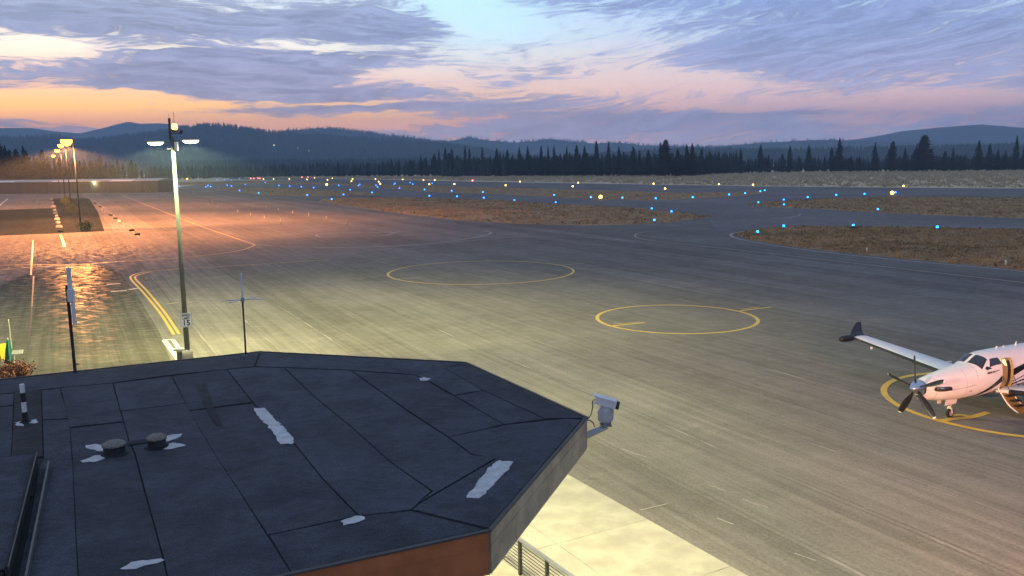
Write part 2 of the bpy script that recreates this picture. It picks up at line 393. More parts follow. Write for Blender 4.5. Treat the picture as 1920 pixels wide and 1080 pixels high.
def spot(name, loc, target, power, colr, size=.3, angle=150, blend=.6, parent=None):
    l = bpy.data.lights.new(name, 'SPOT'); l.energy = power; l.color = colr; l.shadow_soft_size = size; l.spot_size = R_(angle); l.spot_blend = blend
    o = bpy.data.objects.new(name, l); col.objects.link(o); o.location = loc
    o.rotation_euler = (Vector(target)-Vector(loc)).to_track_quat('-Z', 'Y').to_euler()
    if parent: o.parent = parent
    return o
def batwing(o, expo=1.7, cap=14.0):
    "street luminaire optics: more light thrown sideways than straight down, so the ground is lit evenly"
    l = o.data; l.use_nodes = True; t = NT(l.node_tree); em = next(n for n in l.node_tree.nodes if n.type == 'EMISSION')
    z = t.math('MAXIMUM', t.math('ABSOLUTE', t.sep(t.n('ShaderNodeTexCoord').outputs['Normal'])[2]), .02)
    t.put(em.inputs['Strength'], t.math('MINIMUM', t.math('POWER', z, -expo), cap))
    return o
def spline(pts, k=8):
    P = [Vector((p[0], p[1])) for p in pts]; out = []
    for i in range(len(P)-1):
        a, b, c, d = P[max(i-1, 0)], P[i], P[i+1], P[min(i+2, len(P)-1)]
        for j in range(k):
            t = j/k
            out.append(.5*((2*b)+(c-a)*t+(2*a-5*b+4*c-d)*t*t+(3*b-a-3*c+d)*t**3))
    out.append(P[-1]); return out

# ================================================================== SETTING
def sheet(name, poly, z, material, kind='structure', parent=None):
    n = len(poly); tri = tessellate_polygon([[Vector((p[0], p[1], 0)) for p in poly]]); fs = []
    for a, b, c in tri:
        ar = (poly[b][0]-poly[a][0])*(poly[c][1]-poly[a][1])-(poly[c][0]-poly[a][0])*(poly[b][1]-poly[a][1])
        fs.append((a, b, c) if ar > 0 else (c, b, a))
    o = MB().add([(p[0], p[1], z) for p in poly], fs).build(name, material, parent)
    if not parent: tag(o, kind=kind)
    return o
def G(pl): return [gp(*p) for p in pl]

g = 9500.0
sheet('ground', [(-g, -g), (g, -g), (g, g), (-g, g)], -.05, 'dry_field')
RW_FAR = [(430, 332.5), (590, 334.6), (755, 337.6), (975, 342), (1225, 346), (1440, 349.5), (1700, 352), (1920, 353.5), (2150, 355)]
RW_NEAR = [(430, 336.2), (605, 340.3), (780, 346.6), (960, 351), (1110, 355.5), (1310, 360.5), (1500, 363.5), (1700, 366), (1920, 368), (2150, 370)]
far_edge = G([(332, 351.5), (430, 338)]) + G(RW_NEAR[1:])
apron = sheet('apron', [Vector((-420, 478)), Vector((-263, 440)), Vector((-172, 418.5))] + far_edge + [Vector((330, 60)), Vector((220, -120)), Vector((-240, -120)), Vector((-420, 120))], 0.0, 'apron')
runway = sheet('runway', G(RW_FAR) + [p+Vector((0, 0, 0)) for p in reversed(G(RW_NEAR))], .008, 'taxiway')
sheet('taxiway', G([(700, 366.5), (640, 366.5), (560, 369), (420, 358), (332, 352.5), (430, 338.6), (605, 341.2), (780, 347.4), (960, 352), (1110, 356.5), (1310, 361.5), (1500, 364.5), (1700, 367), (1920, 369), (2150, 371), (2150, 446), (1920, 434), (1758, 430), (1604, 428.5), (1500, 428), (1440, 431), (1395, 437), (1340, 431), (1330, 409), (1272, 401), (1135, 389), (960, 379.5), (830, 373.5), (740, 371.5)]), .004, 'taxiway')
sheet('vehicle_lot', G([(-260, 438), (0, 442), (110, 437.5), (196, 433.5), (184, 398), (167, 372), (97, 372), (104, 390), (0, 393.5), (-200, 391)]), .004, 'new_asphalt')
sheet('service_road', G([(-150, 604), (60, 508), (175, 494), (226, 512), (262, 560), (300, 625), (330, 700), (300, 790), (-260, 790)]), .004, 'sealed')

# ---- grass islands between the pavements, each with a raised uneven edge
def rough(poly, step=1.3, amp=.32):
    out = []
    for i in range(len(poly)):
        a, b = Vector(poly[i][:2]), Vector(poly[(i+1) % len(poly)][:2]); k = max(1, min(60, int((b-a).length/step)))
        nrm = Vector((-(b-a).y, (b-a).x)).normalized()
        for j in range(k): out.append(a.lerp(b, j/k)+nrm*random.uniform(-amp, amp))
    return out
def inside(poly, x, y):
    xs = np.array([p[0] for p in poly]); ys = np.array([p[1] for p in poly]); r = np.zeros(len(x), bool); j = len(xs)-1
    for i in range(len(xs)):
        c = ((ys[i] > y) != (ys[j] > y)) & (x < (xs[j]-xs[i])*(y-ys[i])/(ys[j]-ys[i]+1e-12)+xs[i]); r ^= c; j = i
    return r
def tuft_mesh(P, h, spread, blades=4, lean=.5):
    "P: (n,3) root points; returns arrays of thin triangles"
    n = len(P); a = rng.uniform(0, 6.28, (n, blades)); hh = h*rng.uniform(.45, 1.25, (n, blades)); wd = spread*rng.uniform(.10, .22, (n, blades))
    r = spread*rng.uniform(.1, .5, (n, blades)); bx = P[:, None, 0]+np.cos(a)*r; by = P[:, None, 1]+np.sin(a)*r; bz = np.repeat(P[:, None, 2], blades, 1)
    a2 = rng.uniform(0, 6.28, (n, blades))
    v0 = np.stack([bx-np.sin(a2)*wd, by+np.cos(a2)*wd, bz], -1); v1 = np.stack([bx+np.sin(a2)*wd, by-np.cos(a2)*wd, bz], -1)
    v2 = np.stack([bx+np.cos(a)*lean*hh, by+np.sin(a)*lean*hh, bz+hh], -1)
    return np.stack([v0, v1, v2], 2).reshape(-1, 3)
def tri_object(name, V, material):
    me = bpy.data.meshes.new(name); n = len(V); me.vertices.add(n); me.vertices.foreach_set('co', V.astype(np.float32).ravel())
    me.loops.add(n); me.loops.foreach_set('vertex_index', np.arange(n, dtype=np.int32)); me.polygons.add(n//3)
    me.polygons.foreach_set('loop_start', np.arange(0, n, 3, dtype=np.int32)); me.update(calc_edges=True)
    me.materials.append(M[material]); o = bpy.data.objects.new(name, me); col.objects.link(o); return o
def scatter(poly, n):
    xs = [p[0] for p in poly]; ys = [p[1] for p in poly]; out = np.zeros((0, 2))
    while len(out) < n:
        x = rng.uniform(min(xs), max(xs), n*2); y = rng.uniform(min(ys), max(ys), n*2); k = inside(poly, x, y); out = np.vstack([out, np.c_[x, y][k]])
    return out[:n]
ISL = {
 'A': ([(602, 375.5), (620, 372.8), (740, 370.2), (830, 372), (955, 376), (1035, 382.5), (1135, 387.5), (1210, 391), (1272, 399), (1332, 406.5), (1260, 416), (1210, 420), (1110, 423), (1010, 421), (960, 419.5), (855, 412.5), (805, 406), (730, 397.5), (680, 390), (630, 382.5)], 11000, 'long dry grass island lit orange between apron and taxiway'),
 'B': ([(335, 341), (480, 339.8), (605, 342), (680, 344.6), (780, 348), (960, 352), (1110, 356), (1235, 360.4), (1290, 361.8), (1440, 358), (1425, 363.5), (1360, 370), (1300, 373), (1210, 376), (1085, 372), (955, 365.5), (805, 360), (717, 352.5), (670, 350), (630, 346), (480, 344.5), (335, 347)], 9000, 'brown grass strip between the taxiway and the runway'),
 'C': ([(1400, 384), (1440, 379), (1540, 373), (1602, 370.8), (1690, 369.4), (1920, 371.2), (2150, 373), (2150, 422), (1920, 409.5), (1790, 405), (1645, 399), (1540, 392.5), (1440, 388)], 9000, 'brown grass island right of the taxiway junction'),
 'D': ([(1380, 440), (1396, 434.9), (1450, 427.9), (1500, 425.6), (1604, 426), (1758, 427.7), (1920, 431.6), (2150, 440), (2150, 549), (1920, 506), (1758, 491.5), (1642, 480), (1527, 468), (1434, 455), (1396, 447)], 11000, 'nearest brown grass island along the right edge of the apron'),
 'L': ([(400, 353.5), (480, 351.8), (580, 354.5), (667, 359), (711, 361.5), (710, 364.5), (655, 366.5), (580, 367.8), (505, 366.3), (440, 360)], 3500, 'small far grass strip left of the long island'),
}
for k, (px, nt, lab) in ISL.items():
    pl = [Vector(p[:2]) for p in G(px)]; area = sum(pl[i].x*pl[(i+1) % len(pl)].y-pl[(i+1) % len(pl)].x*pl[i].y for i in range(len(pl)))
    if area < 0: pl.reverse()
    pr = rough(pl); n = len(pr); inn = []
    for i in range(n):
        a, b, c = pr[i-1], pr[i], pr[(i+1) % n]; d = (c-a).normalized(); inn.append(b+Vector((-d.y, d.x))*.45)
    tri = tessellate_polygon([[Vector((p.x, p.y, 0)) for p in inn]]); mb = MB()
    mb.add([(p.x, p.y, .002) for p in pr]+[(p.x, p.y, .075+random.uniform(-.02, .02)) for p in inn], [(i, (i+1) % n, n+(i+1) % n, n+i) for i in range(n)])
    fs = []
    for a, b, c in tri:
        ar = (inn[b]-inn[a]).cross(inn[c]-inn[a]); fs.append((n+a, n+b, n+c) if ar > 0 else (n+c, n+b, n+a))
    mb.f += fs
    tag(mb.build('grass_island', 'dry_grass'), lab.replace('grass', 'grassy', 1), 'grass island', None, 'structure')
    P = scatter(pr, nt); P = np.c_[P, np.full(len(P), .02)]
    cl = rng.random(len(P)) < .18
    V = np.vstack([tuft_mesh(P[~cl], .22, .35), tuft_mesh(P[cl], .42, .7, 6)])
    tag(tri_object('grass', V, 'tuft'), 'dry tufts growing on the '+lab, 'grass', None, 'stuff')
# pale shoulder line round the tip of the right island
def strip(pts, wd, z, name, material, parent=None, closed=False):
    P = [Vector(p[:2]) for p in pts]; n = len(P); L = []; Rr = []
    for i in range(n):
        a = P[i-1] if (closed or i > 0) else P[i]; b = P[(i+1) % n] if (closed or i < n-1) else P[i]
        d = (b-a).normalized(); q = Vector((-d.y, d.x))*wd/2; L.append(P[i]+q); Rr.append(P[i]-q)
    m = n if closed else n-1
    o = MB().add([(p.x, p.y, z) for p in L]+[(p.x, p.y, z) for p in Rr], [(n+i, n+(i+1) % n, (i+1) % n, i) for i in range(m)])
    return o.build(name, material, parent)
_zc = [0]
def mark(px, wd, material='yellow_paint', smooth=True, name='painted_line', parent=None):
    _zc[0] = (_zc[0]+1) % 5
    pts = G(px); pts = spline(pts, 10) if smooth and len(px) > 2 else [p.xy for p in pts]
    return strip(pts, wd, .012+.0016*_zc[0], name, material, parent or apron)
def circle(cx, cy_, r, wd, material='yellow_paint', a0=0, a1=360):
    _zc[0] = (_zc[0]+1) % 5; n = 96; full = a1-a0 >= 360
    pts = [(cx+r*math.cos(R_(a0+(a1-a0)*i/n)), cy_+r*math.sin(R_(a0+(a1-a0)*i/n))) for i in range(n+(0 if full else 1))]
    return strip(pts, wd, .012+.0016*_zc[0], 'painted_circle', material, apron, full)
circle(11.97, 60.72, 5.75, .27); circle(-3.28, 89.45, 9.85, .25)
mark([(1388, 583), (1446, 576)], .28); mark([(1391, 580), (1425, 576)], .14); mark([(1143, 612), (1209, 605)], .26); mark([(1150, 608), (1200, 604)], .12)
mark([(1055, 497), (1097, 493.5)], .26, 'faded_paint'); mark([(738, 524.5), (786, 521)], .24, 'faded_paint')
# circle round the aircraft
circle(23.44, 38.16, 5.65, .30)
mark([(1764, 789), (1790, 785), (1818, 783), (1852, 773.5)], .32); mark([(1778, 781), (1800, 778), (1818, 781)], .22)
# far circle and lead-in curves
mark([(740, 436), (690, 436), (640, 437), (605, 438), (593, 441), (602, 444.5), (632, 444)], .35, 'pale_line')
mark([(700, 443), (725, 441), (746, 435), (770, 433)], .30, 'pale_line')
mark([(590, 465), (700, 463), (800, 457), (880, 447), (915, 440), (920, 436), (905, 433)], .36, 'pale_line')
mark([(1300, 428.5), (1230, 433), (1196, 437.5), (1192, 444), (1212, 450), (1260, 456), (1340, 464), (1500, 482), (1700, 505), (1920, 530), (2050, 545)], .30, 'faded_paint')
mark([(480, 458), (520, 462), (600, 464), (760, 461), (900, 450), (1000, 443), (1100, 446), (1190, 452)], .22, 'pale_line')
mark([(1396, 433.4), (1376, 437), (1370, 441), (1380, 446.5), (1410, 453), (1470, 463), (1560, 474.5), (1700, 489), (1920, 509.5), (2100, 541)], .42, 'pale_line')
mark([(620, 371.5), (606, 374.5), (599, 378)], .5, 'pale_line')
mark([(1500, 401), (1496, 405), (1470, 409), (1440, 411)], .4, 'pale_line')
# lines at the left of the apron
mark([(-60, 499), (0, 497.5), (60, 496.5), (135, 496.5), (220, 491), (320, 484.5), (400, 477), (450, 469.5), (474, 461.5), (474, 457.5), (440, 446), (340, 410), (225, 364.5)], .24, 'yellow_paint')
mark([(-60, 511), (0, 506), (60, 501), (135, 497.8)], .2, 'yellow_paint')
mark([(326, 627.5), (300, 587), (268, 548), (246, 524), (249, 516), (275, 509.5), (330, 505), (420, 499.5), (500, 494.5), (617, 487)], .2, 'yellow_paint')
mark([(336, 626.5), (308, 585), (275, 545), (254, 523), (258, 516.5), (280, 510.6)], .2, 'yellow_paint')
mark([(155, 365), (175, 376), (196, 390), (232, 420), (262, 446)], .22, 'faded_paint')
mark([(113, 440), (118, 452), (121, 463)], .35, 'yellow_paint')
mark([(62, 450), (58, 516)], .2, 'faded_paint'); mark([(62.5, 518), (58, 600), (51.5, 655)], .10, 'tar_line'); mark([(63.5, 518), (60, 575)], .10, 'faded_paint')
for a in (((201, 533.5), (226, 532)), ((208, 547), (238, 544.5)), ((241, 543.2), (261, 540.2)), ((309, 571), (333, 567.5)), ((350, 567.5), (371, 564.8)), ((470, 498), (508, 496.5)), ((-10, 393), (15, 372))):
    mark(a, .42, 'white_paint' if a[0][0] < 245 else 'faded_paint', False)
mark([(306, 638), (325, 636.5)], .30, 'white_paint', False); mark([(308, 638), (336, 676)], .32, 'white_paint', False); mark([(324, 637), (346, 668)], .26, 'white_paint', False)
mark([(1440, 361.5), (1700, 364), (1920, 366), (2100, 367.6)], .8, 'pale_line', parent=runway)
for o in (runway,):
    mark([(700, 341.3), (900, 346), (1200, 351.5), (1500, 356.6), (1920, 361), (2100, 362.4)], .35, 'pale_line', parent=runway)
for a in (((880+320, 957-0), (1252, 945)), ((1165, 842), (1212, 858)), ((1330, 910), (1362, 922)), ((1392, 937), (1440, 953)), ((1345, 972), (1376, 984)), ((1490, 1038), (1530, 1052))):
    mark(a, .05, 'pale_line', False)
# sealed cracks across the service road
for a in (((0, 622), (80, 613), (180, 606)), ((0, 593), (100, 584)), ((55, 656), (160, 646), (300, 630))):
    mark(a, .06, 'tar_line', True, 'tar_seam')

# ---- scrub on the field beyond the runway
pl = [p.xy for p in G([(480, 333.2), (755, 336.4), (1100, 342.8), (1440, 348.6), (1920, 352.4), (2100, 353.5), (2100, 318.6), (1900, 319.5), (1500, 322.5), (1350, 326), (1000, 330.5), (700, 331.2), (500, 331.8)])]
P = scatter(pl, 16000); P = np.c_[P, np.full(len(P), -.05)]; cl = rng.random(len(P)) < .3
V = np.vstack([tuft_mesh(P[~cl], .7, 1.2, 4), tuft_mesh(P[cl], 1.1, 2.6, 7, .3)])
tag(tri_object('scrub', V, 'sage'), 'pale dry scrub covering the field beyond the runway', 'scrub', None, 'stuff')

# ================================================================== HILLS (real ridges at their own distances)
def ridge(name, prof, D, depth, seed, label, forest=0, tree_h=22, az_pad=12):
    r = np.random.default_rng(seed)
    pts = [at_dist(x, y, D) for x, y in prof]; A = [math.degrees(math.atan2(p.x, p.y)) for p in pts]; Z = [p.z-(tree_h*.75 if forest else 0) for p in pts]
    a = np.linspace(A[0]-az_pad, A[-1]+az_pad, 260); z = np.interp(a, A, Z)
    fall0 = np.clip(1-(A[0]-a)/az_pad, 0, 1); fall1 = np.clip(1-(a-A[-1])/az_pad, 0, 1); z = (z)*np.minimum(fall0, fall1)
    ph = r.uniform(0, 6.28, 12)
    def bump(a_, t): return sum(np.sin(a_*(.5+.43*i)+t*(2+1.7*i)+ph[i])*(1/(1+i)) for i in range(9))
    ts = np.linspace(-1, 1, 25); rows = []; H = np.zeros((25, len(a)))
    for i, t in enumerate(ts):
        s = 1-abs(t); prof_ = s*s*(3-2*s); prof_ = .25*s+.75*prof_
        hz = z*prof_+bump(a, t*3)*.035*z*s*(1-s)*4
        H[i] = np.maximum(hz, -2) - (0 if 0 < i < 24 else 3)
        d = D+t*depth; rows.append([(d*math.sin(R_(aa)), d*math.cos(R_(aa)), h) for aa, h in zip(a, H[i])])
    o = MB().grid(rows).build(name, 'hill', smooth=True); tag(o, label, 'hill', None, 'structure')
    if forest:
        aa = r.uniform(max(a[0], -36), min(a[-1], 37), forest); tt = -np.abs(r.beta(1.0, 2.2, forest))
        fi = (tt+1)/2*24; i0 = np.clip(fi.astype(int), 0, 23); fj = (aa-a[0])/(a[1]-a[0]); j0 = np.clip(fj.astype(int), 0, len(a)-2)
        u = fi-i0; v = fj-j0
        h = (H[i0, j0]*(1-u)+H[i0+1, j0]*u)*(1-v)+(H[i0, j0+1]*(1-u)+H[i0+1, j0+1]*u)*v
        d = D+tt*depth; X = d*np.sin(np.radians(aa)); Y = d*np.cos(np.radians(aa)); th = tree_h*r.uniform(.5, 1.25, forest); rd = th*r.uniform(.16, .26, forest)
        n = 6; q = np.arange(n)*2*math.pi/n; ring = np.stack([X[:, None]+np.cos(q)*rd[:, None], Y[:, None]+np.sin(q)*rd[:, None], np.repeat((h+th*.08)[:, None], n, 1)], -1)
        ring[..., 2] += r.uniform(-.1, .12, (forest, n))*th[:, None]
        top = np.stack([X, Y, h+th], -1)[:, None, :].repeat(n, 1)
        V = np.stack([ring, np.roll(ring, -1, 1), top], 2).reshape(-1, 3)
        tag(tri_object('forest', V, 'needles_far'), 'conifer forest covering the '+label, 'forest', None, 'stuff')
ridge('distant_mountain', [(-60, 243), (0, 240), (60, 240), (100, 246), (150, 250), (190, 241), (215, 234), (240, 228), (262, 232), (300, 231), (340, 235), (400, 245)], 8000, 1200, 1, 'far pointed mountain at the left behind the dark hill')
ridge('distant_mountain', [(1600, 262), (1640, 256), (1690, 246), (1760, 239), (1840, 233), (1900, 238), (1990, 244)], 8200, 1200, 2, 'far flat topped mountain at the right edge', az_pad=7)
ridge('distant_hill', [(760, 262), (820, 263), (850, 259), (880, 253), (910, 258), (960, 263), (1000, 260), (1030, 256), (1070, 261), (1120, 265), (1150, 262), (1200, 268), (1300, 270), (1360, 272)], 6600, 900, 3, 'low blue hill with two bumps above the tree line', 1500, 24, 6)
ridge('distant_hill', [(1300, 274), (1440, 263), (1530, 258), (1600, 259), (1680, 261), (1760, 262), (1960, 266)], 6200, 900, 4, 'long low blue hill above the tree line at the right', 900, 20, 8)
ridge('forested_hill', [(440, 262), (500, 250), (540, 241), (600, 235), (640, 238), (700, 247), (760, 253), (800, 259), (860, 268)], 5400, 800, 5, 'rounded blue hill behind the main dark hill', 3500, 22, 6)
ridge('forested_hill', [(-60, 262), (0, 256), (60, 254), (100, 253), (150, 262), (200, 257), (250, 250), (300, 243), (340, 236), (380, 231.5), (420, 232), (460, 238), (500, 243), (560, 251), (620, 254), (700, 257), (760, 261), (810, 264), (850, 270), (900, 277), (960, 288), (1040, 296)], 3900, 1100, 6, 'main dark wooded hill behind the lamp pole', 9000, 20, 8)
ridge('forested_hill', [(1180, 282), (1260, 278), (1300, 277), (1400, 279), (1500, 279), (1620, 275), (1740, 273), (1860, 271), (1960, 269)], 3000, 600, 8, 'low wooded rise behind the tree line at the right', 5000, 18, 9)
ridge('forested_hill', [(280, 306), (400, 303), (500, 300), (620, 299), (760, 297), (900, 300), (1100, 300)], 2300, 350, 9, 'low hazy wood at the foot of the main hill', 4500, 15, 5)

# ================================================================== TERMINAL BUILDING (its flat roof fills the foreground)
RZ = 7.0
def rp(x, y, z=RZ): return gp(x, y, z)
cA0, cB, cC, cD, cE, cF0 = [rp(*p).xy for p in ((0, 712), (488, 660), (871, 680), (1096, 783), (914, 993), (522, 1078.5))]
cA = cB+(cA0-cB).normalized()*15; cF = cE+(cF0-cE).normalized()*5.2
roof_poly = [cA, Vector((cA.x, 1.0)), Vector((cF.x-1.5, 1.0)), Vector((cF.x-.6, cF.y-2.6)), cF, cE, cD, cC, cB]
tb = tag(empty('terminal_building', (0, 0, 0)), 'terminal building with dark flat roof of patched felt sheets in the foreground', 'building')
roof_o = MB().prism(roof_poly, RZ-.10, RZ-.022).build('roof', 'roof_base', tb)
def inset(poly, d):
    n = len(poly); ar = sum(poly[i].x*poly[(i+1) % n].y-poly[(i+1) % n].x*poly[i].y for i in range(n)); s = 1 if ar > 0 else -1; out = []
    for i in range(n):
        a, b, c = poly[i-1], poly[i], poly[(i+1) % n]; d1 = (b-a).normalized(); d2 = (c-b).normalized()
        n1 = Vector((-d1.y, d1.x))*s; n2 = Vector((-d2.y, d2.x))*s; m = (n1+n2); L = m.length
        if L < .3: out.append(b+n1*d); continue
        m /= L; out.append(b+m*min(d/max(.35, m.dot(n1)), 3*d))
    return out
SHEETS = [
 [(0, 713), (306, 681), (308, 704), (211, 717.5), (112, 726), (0, 738), (-260, 764), (-260, 742)], [(306, 681), (486, 661.2), (476, 687), (424, 692), (308, 704)],
 [(490, 661.2), (869, 681), (832, 689.5), (780, 702), (645, 692.5), (479, 686)], [(872, 682), (1092, 783), (1060, 783.5), (1022, 785), (907, 732), (833, 690)],
 [(832, 690), (905, 732), (852, 741), (799, 711), (780, 703)], [(907, 733), (1021, 785.5), (945, 795), (853, 742)],
 [(114, 727.5), (211, 719), (231, 790), (131, 801)], [(131, 803), (232, 792), (241, 826), (252, 851), (272, 927), (290, 990), (306, 1050), (322, 1121), (150, 1140), (142, 1000), (136, 861)],
 [(82, 862), (136, 861), (142, 1000), (150, 1140), (20, 1150), (60, 960), (72, 880)],
 [(213, 719), (321, 705.5), (348, 755), (226, 770)], [(227, 771), (348, 756), (375, 805), (402, 851), (449, 921), (500, 1003), (545, 1071), (323, 1120), (308, 1050), (274, 927), (254, 851), (242, 826)],
 [(323, 705), (424, 693), (473, 754), (354, 769)], [(355, 770.5), (474, 756), (551, 831), (604, 897), (670, 966.5), (502, 1002), (449, 921), (402, 851)],
 [(426, 693), (477, 688), (532, 690), (587, 742), (661, 803), (734, 868), (808, 921), (771, 955), (673, 966), (604, 895), (551, 829), (475, 754)],
 [(534, 690), (657, 695), (765, 772), (840, 821), (884, 853), (928, 859), (790, 940), (812, 921), (734, 867), (661, 802), (587, 741)],
 [(1090, 787), (915, 990), (773, 955), (792, 941), (930, 860.5), (884, 851), (843, 820), (946, 797), (1060, 785)],
 [(661, 695.5), (779, 703.5), (798, 712), (840, 738), (852, 743), (944, 795.5), (842, 819), (767, 771)],
 [(505, 1003), (671, 968), (771, 957), (908, 991), (545, 1071.5)],
 [(-260, 766), (26, 737), (25, 759), (-260, 786)], [(-260, 788), (25, 761), (21, 858), (-260, 893)],
 [(78, 732), (112, 728), (130, 784), (80, 786)], [(80, 787.5), (130, 785.5), (135, 860), (82, 861)], [(27, 733), (77, 731.5), (81, 856), (21, 859)],
 [(-260, 895), (20, 860), (70, 862), (62, 930), (-260, 960)],
]
random.seed(3)
for i, pxs in enumerate(SHEETS):
    pl = inset([rp(*p).xy for p in pxs], .0045); zt = RZ+random.uniform(-.004, .004)
    MB().prism(pl, RZ-.020, [zt+random.uniform(-.004, .004) for _ in pl]).build('roof_sheet', 'roofing_dark' if i == 22 else 'roofing', roof_o)
def blot(pxs, seed, name='sealant_patch'):
    rr = random.Random(seed); pl = [rp(*p).xy for p in pxs]; out = []
    for i in range(len(pl)):
        a, b = pl[i], pl[(i+1) % len(pl)]; k = max(2, int((b-a).length/.06))
        for j in range(k): out.append(a.lerp(b, j/k)+Vector((rr.uniform(-.022, .022), rr.uniform(-.022, .022))))
    n = len(out); c = sum(out, Vector((0, 0)))/n
    MB().add([(p.x, p.y, RZ+.006) for p in out]+[(c.x+(p.x-c.x)*.72, c.y+(p.y-c.y)*.72, RZ+.010+rr.uniform(0, .003)) for p in out]+[(c.x, c.y, RZ+.012)],
             [(i, (i+1) % n, n+(i+1) % n, n+i) for i in range(n)]+[(n+i, n+(i+1) % n, 2*n) for i in range(n)]).build(name, 'sealant', roof_o)
blot([(477, 766), (495, 765), (520, 790), (552, 824), (548, 833), (524, 833), (512, 810), (484, 780)], 1)
blot([(935, 864), (962, 866), (950, 884), (928, 906), (898, 936), (872, 934), (892, 908), (912, 882)], 2)
blot([(640, 978), (658, 970), (680, 967), (682, 974), (662, 983), (643, 985)], 3)
blot([(228, 1066), (250, 1054), (300, 1047), (306, 1052), (280, 1060), (240, 1069)], 4)
blot([(785, 710), (795, 708), (806, 710), (800, 714), (790, 714)], 5)
# fascia boards, drip edge, soffit, wall
def board(a, b, z0, z1, t, name, material, over=.0):
    d = (b-a).normalized(); n = Vector((-d.y, d.x)); a = a-d*over; b = b+d*over
    return MB().prism([a, b, b+n*t, a+n*t], z0, z1).build(name, material, tb)
ring = [cF, cE, cD, cC, cB, cA]
for i in range(5):
    a, b = ring[i], ring[i+1]; d = (b-a).normalized(); n = Vector((d.y, -d.x))          # outward
    MB().prism([a+n*.002, b+n*.002, b+n*.045, a+n*.045], RZ-.55, RZ-.012).build('fascia_board', 'fascia_red' if i == 0 else 'fascia_tan', tb)
    MB().prism([a+n*.003-d*.02, b+n*.003+d*.02, b+n*.060+d*.02, a+n*.060-d*.02], RZ-.010, RZ+.012).build('drip_edge', 'drip_edge', tb)
    MB().prism([a+n*.0455, b+n*.0455, b+n*.052, a+n*.052], RZ-.20, RZ-.185).build('trim', 'fascia_red' if i == 0 else 'fascia_tan', tb)
ctr = Vector((-6.5, 11.5))
wall_poly = [ctr+(p-ctr)*(1-2.3/max(.1, (p-ctr).length)) for p in roof_poly]
MB().prism(roof_poly, RZ-.52, RZ-.101).build('soffit', 'wall_siding', tb)
MB().prism(wall_poly, 0, RZ-.521).build('wall', 'wall_siding', tb)
# raised shingled roof in the lower left corner
rb = tag(empty('shingle_roof', (0, 0, 0)), 'raised shingled roof corner with pale metal flashing at the lower left', 'roof')
p0, p1 = rp(66, 874, RZ+.02).xy, rp(8, 1112, RZ+.02).xy; dr = (p1-p0).normalized(); nl = Vector((dr.y, -dr.x)); nl = nl if nl.x < 0 else -nl
for k in range(15):
    a = p0+dr*(k*.26); b = p0+dr*(k*.26+.30)
    for j in range(5):
        s0 = j*.9+(.35 if k % 2 else 0)-(.35 if j else 0)*0; s0 = max(0, j*.92-(.4 if k % 2 and j else 0)); s1 = (j+1)*.92-(.4 if k % 2 else 0)-.012
        if j == 4: s1 = 4.6
        q = [a+nl*s0, b+nl*s0, b+nl*s1, a+nl*s1]; z = RZ+.19+.04*random.random()*.2
        hz = [z+.03*s for s in (s0, s0, s1, s1)]
        MB().prism(q, [h-.02 for h in hz], [hz[0]+.012, hz[1]-.004, hz[2]-.004, hz[3]+.012]).build('shingle', 'roofing', rb)
MB().prism([p0-dr*.02+nl*.01, p0+dr*4.0+nl*.01, p0+dr*4.0+nl*4.6, p0-dr*.02+nl*4.6], RZ+.0, RZ+.165).build('roof_deck', 'roof_base', rb)
MB().prism([p0-dr*.04-nl*.035, p0+dr*4.0-nl*.035, p0+dr*4.0-nl*.004, p0-dr*.04-nl*.004], RZ+.03, RZ+.235).build('edge_flashing', 'roofing_dark', rb)
MB().prism([p0+dr*.10-nl*.20, p0+dr*4.0-nl*.20, p0+dr*4.0-nl*.175, p0+dr*.10-nl*.175], RZ+.006, RZ+.10).build('gravel_stop', 'galv', rb)
MB().prism([p0+dr*.0-nl*.045, p0+dr*4.0-nl*.045, p0+dr*4.0-nl*.036, p0+dr*.0-nl*.036], RZ+.21, RZ+.24).build('flashing_cap', 'galv', rb)

# ---- things standing on the roof
def vent(px, py, s, lab):
    c = rp(px, py); o = tag(empty('roof_vent', (c.x, c.y, RZ)), lab, 'roof vent', 'low round roof vents')
    MB().lathe([(.165*s, .0), (.17*s, .12), (.15*s, .13)], 18).build('vent_body', 'dark_metal', o)
    mb = MB().lathe([(.155*s, .128), (.19*s, .135), (.185*s, .165), (.12*s, .20), (.03*s, .21)], 18); mb.build('vent_cap', 'vent_top', o, True)
    MB().lathe([(.24*s, .003), (.19*s, .02), (.17*s, .03)], 18).build('flashing_collar', 'roofing_dark', o)
vent(215, 851, .92, 'low round roof vent, left one of the pair, with sealant wings on its left')
vent(295, 838, .8, 'low round roof vent, right one of the pair, with sealant wings on its right')
blot([(158, 836), (180, 833), (206, 840), (203, 848), (180, 845), (160, 841)], 6); blot([(152, 864), (178, 855), (206, 851), (208, 854), (180, 866), (156, 868)], 7)
blot([(308, 822), (320, 815), (343, 814), (342, 818), (318, 828), (309, 829)], 8); blot([(306, 839), (322, 830), (350, 834), (346, 837), (318, 843), (308, 842)], 9)
MB().prism([rp(*p).xy for p in ((238, 829), (276, 824), (277, 831), (239, 836))], RZ+.006, RZ+.016).build('felt_patch', 'roofing_dark', roof_o)
MB().prism([rp(*p).xy for p in ((368, 722), (385, 719), (404, 770), (418, 800), (405, 798), (380, 755))], RZ+.0055, RZ+.0075).build('stain_patch', 'roofing_dark', roof_o)
c = rp(48, 792); o = tag(empty('vent_pipe', (c.x, c.y, RZ)), 'short black and white banded vent pipe on a dark roof patch', 'pipe')
